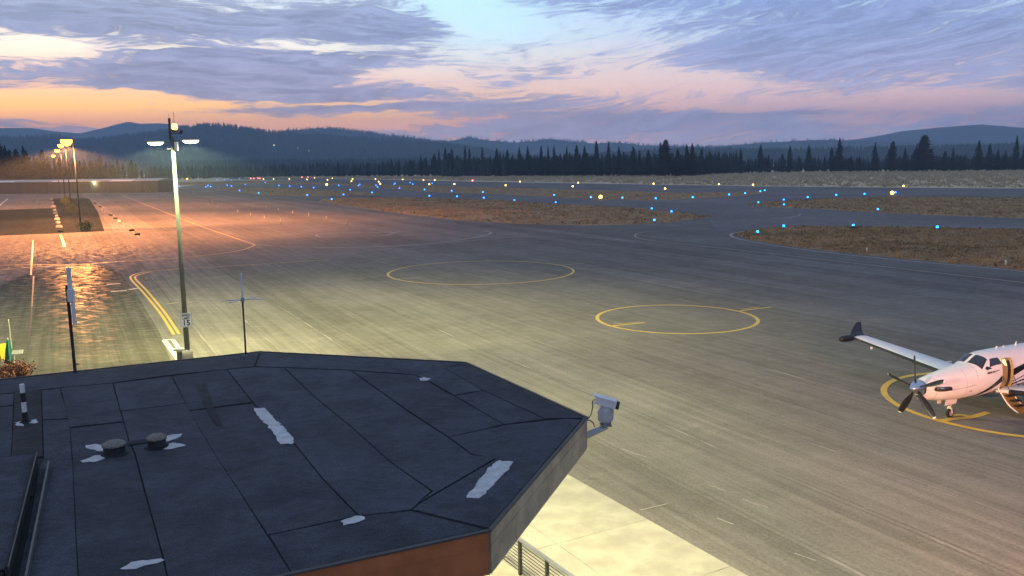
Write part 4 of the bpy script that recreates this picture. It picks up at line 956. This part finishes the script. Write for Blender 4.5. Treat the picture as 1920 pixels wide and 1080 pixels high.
dj.grid(rows).build('door_jamb', 'cabin_bronze', PL)
rows = []
for i in range(9):
    t = i/8; y = -.66-.95*t; z = 1.16-.86*t-.16*math.sin(math.pi*t); rows.append([(DX0-.02, y, z), (DX1+.1, y, z)])
st_p = MB().grid(rows); 
st_p.grid([[(p_[0], p_[1]-.035, p_[2]-.045) for p_ in reversed(r)] for r in rows]); st_o = st_p.build('airstair', 'cabin_bronze', PL)
for xx in (DX0-.02, DX1+.1): MB().tube([(xx, r[0][1], r[0][2]) for r in rows], .03, 8).build('stair_edge', 'aircraft_white', st_o)
for i in range(4):
    t = (i+.6)/4.4; MB().box(((DX0+DX1)/2+.04, -.70-.90*t, 1.16-.80*t), (.58, .20, .03)).build('step', 'dark_metal', st_o)
for xx in (DX0+.02, DX1+.06): MB().tube([(xx, -.80, 1.75), (xx, -1.1, 1.25), (xx, -1.52, .62), (xx, -1.60, .30)], .014, 6).build('handrail_cable', 'cable', st_o)

# ================================================================== HANGAR
hR, hL = gp(297, 361).xy, gp(-70, 364).xy; hd_ = (hL-hR).normalized(); hl = (hL-hR).length; hz = at_dist(297, 337.5, hR.length).z
HG = tag(empty('long_hangar', (hR.x, hR.y, 0), math.atan2(hd_.y, hd_.x)), 'long low hangar with pale roof edge and dark doors at the left', 'hangar')
# local +x runs left along the front, local -y... choose the side away from the viewer as depth
away = -1 if Vector((-hd_.y, hd_.x)).dot(hR) < 0 else 1
def hb(x0, x1, y0, y1, z0, z1, name, m_, par=None): 
    return MB().box(((x0+x1)/2, away*(y0+y1)/2, (z0+z1)/2), (x1-x0, abs(y1-y0), z1-z0)).build(name, m_, par or HG)
hb(0, hl, 0, 16, -.1, hz-.45, 'wall', 'hangar_wall')
rf = MB().add([(-.5, -away*.6, hz-.44), (hl+.5, -away*.6, hz-.44), (hl+.5, away*8, hz+.35), (-.5, away*8, hz+.35), (-.5, away*16.6, hz-.44), (hl+.5, away*16.6, hz-.44),
               (-.5, -away*.6, hz-.04), (hl+.5, -away*.6, hz-.04), (hl+.5, away*8, hz+.75), (-.5, away*8, hz+.75), (-.5, away*16.6, hz-.04), (hl+.5, away*16.6, hz-.04)],
              [(0, 1, 7, 6), (6, 7, 8, 9), (9, 8, 11, 10), (4, 10, 11, 5), (0, 6, 9, 3), (3, 9, 10, 4), (1, 2, 8, 7), (2, 5, 11, 8), (0, 3, 2, 1), (3, 4, 5, 2)]).build('roof', 'hangar_roof', HG)
def hx(px): return (gp(px, 362).xy-hR).dot(hd_)
for a, b in ((204, 240), (132, 150), (113, 130), (13, 55)):
    x0, x1 = hx(b), hx(a); MB().add([(x0, -away*.63, hz-.36), (x1, -away*.63, hz-.36), (x1, -away*.63, hz-.02), (x0, -away*.63, hz-.02), (x1, away*2.0, hz+.26), (x0, away*2.0, hz+.26)], [(0, 1, 2, 3), (3, 2, 4, 5)]).build('skylight', 'skylight', rf)
k = 0
for xa in np.arange(1.0, hl-6, 12.4):
    for j in range(4):
        dr_ = hb(xa+j*2.95, xa+j*2.95+2.88, -.10-.03*(j % 2), -.01, .05, hz-1.2, 'hangar_door', 'hangar_wall')
hb(hx(104)-.5, hx(104)+.5, -.28, -.01, 0, hz-.6, 'door_post', 'dark_metal'); hb(hx(254)-.3, hx(254)+.3, -.28, -.01, 0, hz-.6, 'door_post', 'dark_metal')
lx = hx(178); hb(lx-.25, lx+.25, -.45, -.14, hz-1.25, hz-.9, 'wall_lamp', 'lamp_wall')
o = bpy.data.lights.new('wall_lamp_light', 'POINT'); o.energy = 900; o.color = (1, .9, .4); o.shadow_soft_size = .2; o = bpy.data.objects.new('wall_lamp_light', o); col.objects.link(o); o.parent = HG; o.location = (lx, -away*.9, hz-1.3)
for (px, py, lab) in ((5, 362.5, 'white cabinet in front of the hangar at the left edge'), (107, 361.5, 'white cabinet in front of the dark hangar post'), (200, 359.5, 'white cabinet right of the hangar wall lamp')):
    b = gp(px, py); c_ = tag(empty('white_cabinet', (b.x, b.y, 0), .2), lab, 'cabinet', 'white cabinets along the hangar')
    MB().box((0, 0, 1.2), (1.5, .9, 2.4)).build('body', 'white_metal', c_); MB().box((0, 0, 2.45), (1.7, 1.1, .1)).build('lid', 'grey_metal', c_); MB().box((0, -.46, 1.2), (1.2, .02, 2.0)).build('door', 'cream_metal', c_)

# ================================================================== AIRFIELD LIGHTS
def field_light(kind, name):
    r = empty(name)
    MB().tube([(0, 0, -.03), (0, 0, .30)], .035, 8).build('stem', 'dark_metal', r); MB().lathe([(.20, -.02), (.20, .04), (.07, .07)], 12).build('base_can', 'grey_metal', r)
    MB().lathe([(.16, .30), (.25, .36), (.28, .50), (.24, .66), (.12, .76), (.02, .78)], 12).build('lens', 'lens_'+kind, r, True)
    MB().lathe([(.10, .24), (.20, .29), (.15, .31)], 12).build('collar', 'dark_metal', r)
    return r
BLUE = [(1469.5, 374), (1470, 383), (1514.5, 370), (1568, 366), (1621, 364), (1679, 361), (1646, 392), (1469.5, 423), (1600, 422), (1757.5, 425), (964.5, 375), (1042, 379), (1039, 366), (1108, 370), (1167, 371), (1229.5, 372), (1299, 370), (1367, 365), (1397, 362.5), (1425.5, 359), (1434, 357), (1422, 379), (1222, 390.5), (1259, 396), (1227, 412), (1420.5, 434),
        (523, 348), (543, 349), (565, 350.5), (588, 352), (635, 347.5), (672, 348), (674.5, 346), (656.5, 356), (697.5, 361), (644, 365), (622, 374), (576, 366), (485, 362), (497, 342), (708, 351), (705, 347.5), (739, 345.5), (741, 344), (749, 353), (769, 342.5), (774, 345.5), (796, 355.5), (805, 367.5), (847, 358), (857, 368.5), (905.5, 360.5), (907, 371), (810, 344),
        (336, 349.5), (372, 337), (386, 350.5), (395, 350), (390, 347.5), (426, 347.5), (434, 349), (449, 357.5), (460, 346), (407, 337), (421, 337.5), (434, 338), (449, 336)]
WHITE = [(975, 341), (1084, 343), (1074, 350), (1225.5, 345), (1247, 354.5), (1348, 346), (1412, 347), (1694, 349.5), (513, 336), (542.5, 336), (575.5, 337), (590, 334), (614, 338), (623, 334.5), (659, 340), (661, 336), (704, 336), (710, 341), (713, 345), (755, 337), (794, 338), (815, 338), (805, 346), (852, 345.5), (948, 348), (494, 336)]
YEL = [(1672.5, 364.5)]; ORA = [(1126, 372), (351, 336), (612.5, 347.5)]
RED = [(577.5, 332.8), (566, 333.2), (886, 339.5), (484, 334.8), (487.5, 335.2), (470, 335), (476, 335.2)]
for pts, kind, name, base_l, grp in ((BLUE, 'blue', 'taxiway_light', 'blue taxiway edge light', 'blue taxiway edge lights'), (WHITE, 'white', 'runway_light', 'warm white runway edge light', 'runway edge lights'),
                             (ORA, 'orange', 'guard_light', 'orange light', 'orange airfield lights'), (RED, 'red', 'runway_end_light', 'red runway end light', 'red runway end lights'), (YEL, 'yellow', 'runway_light', 'large yellow light', 'runway edge lights')):
    proto = field_light(kind, name); first = True
    for i, (x, y) in enumerate(sorted(pts)):
        b = gp(x, y, .45); r = proto if first else copy_tree(proto); first = False
        r.location = (b.x, b.y, .03); s = {'yellow': 1.9, 'orange': 1.9, 'red': 1.6, 'white': 1.2}.get(kind, 1.0)*(.75 if b.xy.length < 260 else .95); r.scale = (s,)*3
        where = 'at the grass edge' if y > 400 else ('along the taxiway' if kind == 'blue' else 'along the runway')
        lab = 'large bright yellow light at the right beside the runway' if kind == 'yellow' else '%s %s, %s from the left' % (base_l, where, ordw(i+1))
        tag(r, lab, 'airfield light', grp)
# a dark light can housing standing by itself under one of the lamps
b = gp(1600, 429); o = tag(empty('light_housing', (b.x, b.y, .03)), 'dark squat light housing under a blue lamp at the right', 'light housing')
MB().lathe([(.62, 0), (.62, .25), (.45, .36), (.2, .40)], 16).build('drum', 'dark_metal', o); MB().lathe([(.3, .40), (.3, .46), (.1, .48)], 12).build('cover', 'grey_metal', o)

# ================================================================== SMALL THINGS ON THE APRON
def post_row(pts, name, lab, grp, h_=.75, m_='marker_stone'):
    pr = empty(name)
    MB().lathe([(.16, 0), (.14, .06), (.06, .10)], 10).build('foot', 'marker_dark', pr); MB().tube([(0, 0, .08), (.02, 0, h_)], [.06, .075], 8).build('post', m_, pr); MB().lathe([(.10, h_), (.12, h_+.08), (.05, h_+.14)], 10).build('cap', m_, pr)
    for i, (x, y) in enumerate(pts):
        b = gp(x, y); r = pr if i == 0 else copy_tree(pr); r.location = (b.x, b.y, .01); r.rotation_euler = (0, 0, random.uniform(0, 6)); tag(r, lab % ordw(i+1), 'tie-down post', grp)
post_row(sorted([(477, 388), (499, 392), (522, 396), (549, 402), (579, 407), (612, 413), (651, 421)]), 'tie_down_post', 'pale tie-down post in the farther diagonal row, %s from the left', 'tie-down posts in the farther row', .85)
post_row(sorted([(391, 387), (408, 391), (426, 395), (446, 400), (470, 406), (496, 412), (527, 418)]), 'tie_down_post', 'pale tie-down post in the nearer diagonal row, %s from the left', 'tie-down posts in the nearer row', .75)
post_row(sorted([(274, 361.5), (282, 361.5), (287, 361), (294, 361.5), (301, 364.5), (310, 366.5), (354, 370), (363, 366.5), (399, 380)]), 'tie_down_post', 'small pale marker near the hangar end, %s from the left', 'small markers near the hangar', .9)
post_row([(13, 383), (43, 383.5), (70, 382)], 'tie_down_post', 'pale marker on the strip before the vehicle lot, %s from the left', 'markers before the vehicle lot', 1.2)
post_row(sorted([(1625, 474.5), (1885, 499)]), 'tie_down_post', 'small white marker in the nearest right grass island, %s from the left', 'markers in the right grass', .5, 'white_metal')
def block_row(pts, name, lab, grp, dark):
    a = empty(name); MB().add([(-.5, -.32, 0), (.5, -.32, 0), (.5, .32, 0), (-.5, .32, 0), (-.4, -.24, .42), (.42, -.22, .45), (.4, .24, .40), (-.38, .25, .44)], [(3, 2, 1, 0), (4, 5, 6, 7), (0, 1, 5, 4), (1, 2, 6, 5), (2, 3, 7, 6), (3, 0, 4, 7)]).build('block', 'marker_stone', a)
    MB().tube([(0, 0, .42), (0, 0, .50), (.1, 0, .52)], .03, 6).build('ring', 'marker_dark', a)
    d = empty(name); MB().lathe([(.30, 0), (.42, .08), (.42, .24), (.30, .32), (.2, .32)], 14).build('tyre', 'rubber', d, True); MB().lathe([(.2, .05), (.2, .2), (.1, .22)], 10).build('weight', 'marker_dark', d)
    used = [0, 0]
    for i, (x, y) in enumerate(pts):
        k = 1 if i in dark else 0; pr = (a, d)[k]; r = pr if not used[k] else copy_tree(pr); used[k] = 1; b = gp(x, y); r.location = (b.x, b.y, .012); r.rotation_euler = (0, 0, random.uniform(0, 3)); r.scale = (1.15,)*3
        tag(r, lab % (('dark tyre weight', 'pale concrete block')[k == 0], ordw(i+1)), 'marker block', grp)
    for k, pr in enumerate((a, d)):
        if not used[k]:
            for c_ in list(pr.children): bpy.data.objects.remove(c_)
            bpy.data.objects.remove(pr)
block_row([(97, 374), (99, 380.5), (101, 388), (102.5, 395.5), (104, 400.5), (106, 406), (107.5, 412), (109, 418.5), (111, 426.5), (113.5, 434.5)], 'marker_block', '%s beside the vehicle lot, %s from the far end', 'marker blocks along the vehicle lot', (9,))
block_row([(178, 382), (188, 389), (194, 393.5), (199.5, 398.5), (207.5, 404.5), (216.5, 410.5), (224.5, 416), (235.5, 424.5), (247, 433.5), (257.5, 441)], 'marker_block', '%s in the diagonal row, %s from the far end', 'marker blocks in the diagonal row', (1, 4, 5, 8, 9, 0))
# shrubs at the lamp poles, leaf clusters
def shrub(loc, r, h_, name, lab, m_, n=420, grp=None, leaf=.10):
    o = tag(empty(name, loc), lab, 'shrub', grp); P = rng.normal(0, 1, (n, 3)); P /= np.linalg.norm(P, axis=1)[:, None]; P *= rng.uniform(.45, 1.0, (n, 1))
    lob = 1+.25*np.sin(P[:, 0]*5+1)+.2*np.sin(P[:, 1]*6+2); P = P*np.array([r, r, h_*.5])*lob[:, None]+np.array([0, 0, h_*.55]); P[:, 2] = np.maximum(P[:, 2], .08)
    A = rng.normal(0, 1, (n, 3)); A /= np.linalg.norm(A, axis=1)[:, None]; B = np.cross(A, rng.normal(0, 1, (n, 3))); B /= np.linalg.norm(B, axis=1)[:, None]; s = leaf*rng.uniform(.6, 1.5, (n, 1))
    V = np.stack([P-A*s, P+B*s*.6, P+A*s, P-A*s, P+A*s, P-B*s*.6], 1).reshape(-1, 3); f = tri_object('foliage', V, m_); f.parent = o
    mb = MB()
    for k in range(6): a = k*1.05; mb.tube([(0, 0, 0), (math.cos(a)*r*.3, math.sin(a)*r*.3, h_*.5), (math.cos(a)*r*.6, math.sin(a)*r*.6, h_*.85)], [.03, .02, .008], 5)
    mb.build('stem', 'bark', o); return o
for (x, y, r, h_, lab) in ((160, 433, 1.6, 1.8, 'green shrub at the foot of the nearest sodium lamp'), (136, 402, 1.5, 2.8, 'tall green shrub by the second sodium lamp'), (122, 386, 1.6, 2.8, 'tall green shrub by the third sodium lamp'), (126, 380, 1.2, 2.0, 'small green shrub behind the third sodium lamp')):
    b = gp(x, y); shrub((b.x, b.y, 0), r, h_, 'green_shrub', lab, 'shrub_green', 900, 'shrubs at the sodium lamps', .14)
# corner behind the roof at the left: parasol, yellow tent, pale panel on a post, flag stick, red leaved shrub
b = gp(21, 702); s_ = 1583/b.xy.length; o = tag(empty('closed_parasol', b), 'closed green parasol behind the roof at the left edge', 'parasol')
MB().tube([(0, 0, 0), (0, 0, 2.05)], .025, 8).build('pole', 'white_metal', o); MB().lathe([(.28, 0), (.28, .06), (.05, .10)], 14).build('base', 'concrete', o)
rows = []
for (z, r) in ((.62, .13), (.72, .215), (1.0, .20), (1.5, .14), (1.85, .07), (1.98, .03)): rows.append([(r*(1+.28*math.cos(6*2*math.pi*k/36))*math.cos(2*math.pi*k/36), r*(1+.28*math.cos(6*2*math.pi*k/36))*math.sin(2*math.pi*k/36), z) for k in range(37)])
MB().grid(rows).build('folded_canopy', 'green_cloth', o, True); MB().lathe([(.03, 1.98), (.035, 2.04), (.01, 2.1)], 8).build('finial', 'white_metal', o)
b = gp(-6, 700); o = tag(empty('yellow_tent', b), 'small bright yellow tent cut by the left edge', 'tent')
zt = at_dist(5, 646, b.xy.length).z; zb = at_dist(5, 673, b.xy.length).z; wd = .62
MB().add([(-1.0, -.5, zb), (wd*.78, -.5, zb), (wd*.78, .7, zb), (-1.0, .7, zb), (-1.0, -.5, zt-.25), (wd*.78, -.5, zt-.02), (wd*.72, .6, zt+.02), (-1.0, .6, zt-.2), (.1, -.1, zt+.06)],
         [(3, 2, 1, 0), (0, 1, 5, 4), (1, 2, 6, 5), (2, 3, 7, 6), (3, 0, 4, 7), (4, 5, 8), (5, 6, 8), (6, 7, 8), (7, 4, 8)]).build('canopy', 'yellow_cloth', o)
for (xx, yy) in ((-.95, -.45), (wd*.74, -.45), (wd*.74, .62), (-.95, .62)): MB().tube([(xx, yy, 0), (xx, yy, zb)], .02, 6).build('leg', 'white_metal', o)
b = gp(9, 700); o = tag(empty('flag_stick', (b.x, b.y+.9, 0)), 'thin pale upright stick behind the yellow tent', 'stick'); zt = at_dist(6, 601, b.xy.length+.9).z
MB().tube([(0, 0, 0), (-.03, 0, zt)], [.03, .022], 8).build('rod', 'cream_metal', o); MB().lathe([(.03, zt), (.035, zt+.03), (.01, zt+.06)], 8, (-.03, 0, 0)).build('cap', 'cream_metal', o); MB().lathe([(.15, 0), (.15, .05), (.05, .08)], 10).build('foot', 'concrete', o)
b = gp(28, 704); o = tag(empty('menu_board', (b.x, b.y, 0)), 'pale slanted panel on a cream post beside the green parasol', 'board'); zt = at_dist(28, 664, b.xy.length).z
MB().box((0, 0, zt/2), (.13, .10, zt)).build('post', 'cream_metal', o); MB().box((.27, 0, zt+.12), (.62, .05, .24), 0, Matrix.Rotation(R_(-5), 3, 'Y') @ Matrix.Rotation(R_(-35), 3, 'X')).build('panel', 'cream_metal', o); MB().box((0, 0, .05), (.3, .3, .1)).build('foot', 'concrete', o)
b = gp(26, 716); shrub((b.x, b.y, 0), 1.15, 1.05, 'red_shrub', 'red leaved shrub behind the roof edge at the left', 'shrub_red', 1800, None, .06)
b = gp(-30, 712); shrub((b.x, b.y, 0), 1.0, 1.3, 'red_shrub', 'red leaved shrub cut by the left edge below the yellow tent', 'shrub_red', 1400, None, .06)

# ================================================================== TREES
def conifer(seed, rad, cyl, bare, name):
    r = random.Random(seed); mb_v = []; fs = []; nw = 26
    for i in range(nw):
        t = (i+.5)/nw; z = bare+(1-bare)*t; R = rad*((1-t)**(.62 if cyl else .9))*(.35+.65*min(1, t*5)) + .008
        nb = r.randint(6, 9)
        for k in range(nb):
            a = 2*math.pi*(k+r.random()*.9)/nb+i*1.3; L = R*r.uniform(.55, 1.22); dz = -.035*L/rad*r.uniform(.2, 1.6); zz = z+r.uniform(-.012, .012)
            dx, dy = math.cos(a), math.sin(a); px, py = -dy, dx
            for (s0, s1, w_) in ((.02, .55, .30), (.35, .8, .34), (.6, 1.05, .26)):
                w2 = L*w_*r.uniform(.7, 1.3); o_ = len(mb_v); zo = r.uniform(-.01, .016)
                mb_v.extend([(dx*L*s0, dy*L*s0, zz+dz*s0+zo+.008), (dx*L*(s0+s1)/2+px*w2, dy*L*(s0+s1)/2+py*w2, zz+dz*s1*.7-.012+zo), (dx*L*s1, dy*L*s1, zz+dz*s1+zo), (dx*L*(s0+s1)/2-px*w2, dy*L*(s0+s1)/2-py*w2, zz+dz*s1*.7-.012+zo),
                             (dx*L*(s0+s1)/2, dy*L*(s0+s1)/2, zz+dz*s1*.7-.035+zo)])
                fs.extend([(o_, o_+1, o_+2), (o_, o_+2, o_+3), (o_, o_+4, o_+2)])
    me = bpy.data.meshes.new(name); me.from_pydata(mb_v, [], fs); me.materials.append(M['needles']); return me
CROWN = [conifer(1, .135, False, .05, 'crown'), conifer(2, .11, False, .04, 'crown'), conifer(3, .17, True, .08, 'crown'), conifer(4, .12, True, .06, 'crown'), conifer(5, .15, False, .03, 'crown'), conifer(6, .22, True, .07, 'crown')]
_t = MB().tube([(0, 0, -.01), (0, 0, .5), (0, 0, .93)], [.016, .011, .003], 6); TRUNK = bpy.data.meshes.new('trunk'); TRUNK.from_pydata(_t.v, [], _t.f); TRUNK.materials.append(M['bark'])
def tree(x, y, h_, k, wsc=1.0):
    o = empty('conifer', (x, y, -.05), random.uniform(0, 6.28)); o.scale = (h_*wsc, h_*wsc, h_)
    inst('trunk', TRUNK, o); inst('crown', CROWN[k], o); return o
BASE = [(280, 338.5), (340, 337), (400, 335), (480, 332.6), (620, 331.4), (820, 330.2), (1000, 330.6), (1300, 330.4), (1345, 326.5), (1500, 322.5), (1700, 322), (1850, 320.5), (1960, 318.5)]
def base_y(x): return float(np.interp(x, [b[0] for b in BASE], [b[1] for b in BASE]))
TOPS = [(836, 275), (848, 277), (873, 273), (881, 278), (905, 275), (932, 277), (952, 279), (974, 275), (990, 273), (1015, 272), (1028, 273), (1039, 273), (1063, 274), (1081, 271), (1096, 273), (1118, 262), (1141, 265), (1160, 274), (1187, 274), (1199, 282), (1215, 280), (1238, 266), (1247, 261), (1270, 277), (1287, 270), (1297, 268), (1315, 277), (1330, 283), (1347, 284), (1362, 293), (1388, 278), (1425, 271),
        (1440, 290), (1466, 288), (1480, 272), (1497, 290), (1515, 271), (1572, 258), (1558, 276), (1545, 292), (1595, 292), (1610, 292), (1639, 267), (1672, 264), (1695, 277), (1730, 252), (1716, 275), (1770, 283), (1785, 277), (1800, 290), (1833, 263), (1853, 269), (1869, 280), (1883, 282), (1903, 253), (1920, 268), (1945, 262), (635, 305), (645, 306), (665, 308), (690, 303), (735, 297), (748, 298), (770, 298), (790, 290), (800, 293), (815, 288), (824, 279)]
wide = {1118: 1.2, 1247: 1.45, 1238: 1.2, 1730: 1.75, 1672: 1.25, 1572: 1.35, 1639: 1.1, 1515: 1.1, 1425: 1.25, 1388: 1.15, 1833: 1.3, 1903: 1.2}
random.seed(21); T_ = []
for (x, y) in TOPS:
    b = gp(x, base_y(x)+random.uniform(-.3, .5)); D = b.xy.length; h_ = at_dist(x, y, D).z
    k = 2 if x in (1730, 1247, 1672) else random.choice((0, 1, 3, 4)); T_.append((x, tree(b.x, b.y, h_, k, wide.get(x, 1.0)*random.uniform(1.25, 1.7)*25/max(h_, 20))))
def top_env(x): return float(np.interp(x, (280, 400, 480, 620, 735, 815, 850, 1200, 1340, 1440, 1600, 1960), (309, 313, 316, 311, 304, 297, 286, 287, 294, 295, 299, 293)))
x = 284
while x < 1965:                                            # lower trees filling the line between the tall ones
    b = gp(x, base_y(x)-random.uniform(.1, 1.3)); D = b.xy.length; h_ = at_dist(x, top_env(x)+random.uniform(-3, 16), D).z
    T_.append((x, tree(b.x, b.y, max(h_, 6), random.choice((0, 1, 2, 3, 4)), random.uniform(1.4, 2.1)))); x += random.uniform(5.5, 10)
T_.sort(key=lambda q: q[0])
vis = [t for t in T_ if t[0] < 1932]
for i, (x, o) in enumerate(T_):
    sp_l = {1730: 'broadest tall conifer standing apart at the right of the tree line', 1572: 'tall narrow conifer left of the broad one in the tree line', 1118: 'tall dark conifer near the middle of the tree line', 1247: 'tall broad conifer right of the middle of the tree line', 1903: 'tall conifer at the right end of the tree line'}
    tag(o, sp_l.get(x, 'dark conifer in the far tree line, %s from the left' % ordw(i+1)), 'tree', 'conifers in the tree line beyond the runway')
# second, denser rank behind as one wood
def far_wood(xs_, D0_, D1_, htop, n, lab, rnd=.2):
    x = rng.uniform(*xs_, n); D = rng.uniform(D0_, D1_, n); P = []
    for xi, di in zip(x, D):
        p = at_dist(xi, 320, di); P.append((p.x, p.y, -.05))
    P = np.array(P); th = htop(x)*rng.uniform(.6, 1.15, n); nn = 7; V = []
    for lay, (z0, z1, rr) in enumerate(((.06, .55, .19), (.3, .8, .14), (.55, 1.0, .085))):
        q = np.arange(nn)*2*math.pi/nn+lay; rd = th*rr*rng.uniform(.8, 1.3, n)
        ring = np.stack([P[:, 0, None]+np.cos(q)*rd[:, None]*rng.uniform(.6, 1.3, (n, nn)), P[:, 1, None]+np.sin(q)*rd[:, None]*rng.uniform(.6, 1.3, (n, nn)), (th*z0)[:, None]+th[:, None]*rng.uniform(-.06, .06, (n, nn))], -1)
        top = np.stack([P[:, 0], P[:, 1], th*z1], -1)[:, None, :].repeat(nn, 1); V.append(np.stack([ring, np.roll(ring, -1, 1), top], 2).reshape(-1, 3))
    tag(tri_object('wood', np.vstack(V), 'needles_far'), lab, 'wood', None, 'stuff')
far_wood((830, 1380), 800, 1000, lambda x: 19+0*x, 620, 'dense dark wood behind the middle of the tree line')
far_wood((1300, 1980), 880, 1250, lambda x: 14+0*x, 620, 'dense dark wood behind the right of the tree line')
far_wood((270, 840), 1010, 1400, lambda x: np.interp(x, (270, 840), (14, 18)), 760, 'distant dark wood behind the left of the tree line')
# wood behind the hangar: each tree counts
HT = [(-20, 262), (4, 268), (14, 272), (22, 280), (34, 278), (48, 272), (52, 282), (66, 288), (82, 280), (92, 292), (104, 294), (116, 293), (128, 298), (138, 296), (150, 300), (160, 297), (172, 300), (182, 299), (190, 292), (200, 302), (208, 301), (222, 297), (232, 306), (248, 299), (256, 306), (266, 318), (72, 296), (40, 290), (110, 302), (146, 306), (213, 308), (242, 312)]
random.seed(5); HS = []
for (x, y) in HT:
    D = random.uniform(560, 620); p = at_dist(x, 330, D); h_ = at_dist(x, y, D).z; HS.append((x, tree(p.x, p.y, h_, random.choice((0, 2, 3, 4, 5)), random.uniform(1.1, 1.5))))
for i, (x, o) in enumerate(sorted(HS, key=lambda q: q[0])): tag(o, 'dark pine standing behind the long hangar, %s from the left' % ordw(i+1), 'tree', 'pines behind the hangar')

# ---- house lights on the far hillside
for i, (x, y, lab) in enumerate(((514, 272.5, 'brightest house lamp high on the wooded hill'), (558, 278, 'faint house lamp right of the bright hillside lamp'), (579, 283, 'faintest house lamp lowest on the hillside'))):
    b = at_dist(x, y, 3000+i*40); o = tag(empty('house_lamp', b), lab, 'house lamp', 'house lamps on the hillside')
    MB().lathe([(.3, -.4), (1.5-.4*i, .2), (1.5-.4*i, .8), (.2, 1.4)], 10).build('globe', 'lamp_house', o, True); MB().tube([(0, 0, -25), (0, 0, -.35)], .15, 6).build('post', 'dark_metal', o)

# ================================================================== HAZE
hzm = bpy.data.materials.new('haze'); hzm.use_nodes = True; nt = hzm.node_tree; nt.nodes.clear()
pv = nt.nodes.new('ShaderNodeVolumePrincipled'); pv.inputs['Color'].default_value = (.52, .74, 1.0, 1); pv.inputs['Density'].default_value = 2.1e-4; pv.inputs['Anisotropy'].default_value = .0
om = nt.nodes.new('ShaderNodeOutputMaterial'); nt.links.new(pv.outputs[0], om.inputs['Volume']); M['haze'] = hzm
tag(MB().box((0, 0, 264), (19200, 19200, 530)).build('haze', 'haze'), 'thin blue evening haze over the whole valley', 'haze', None, 'stuff')
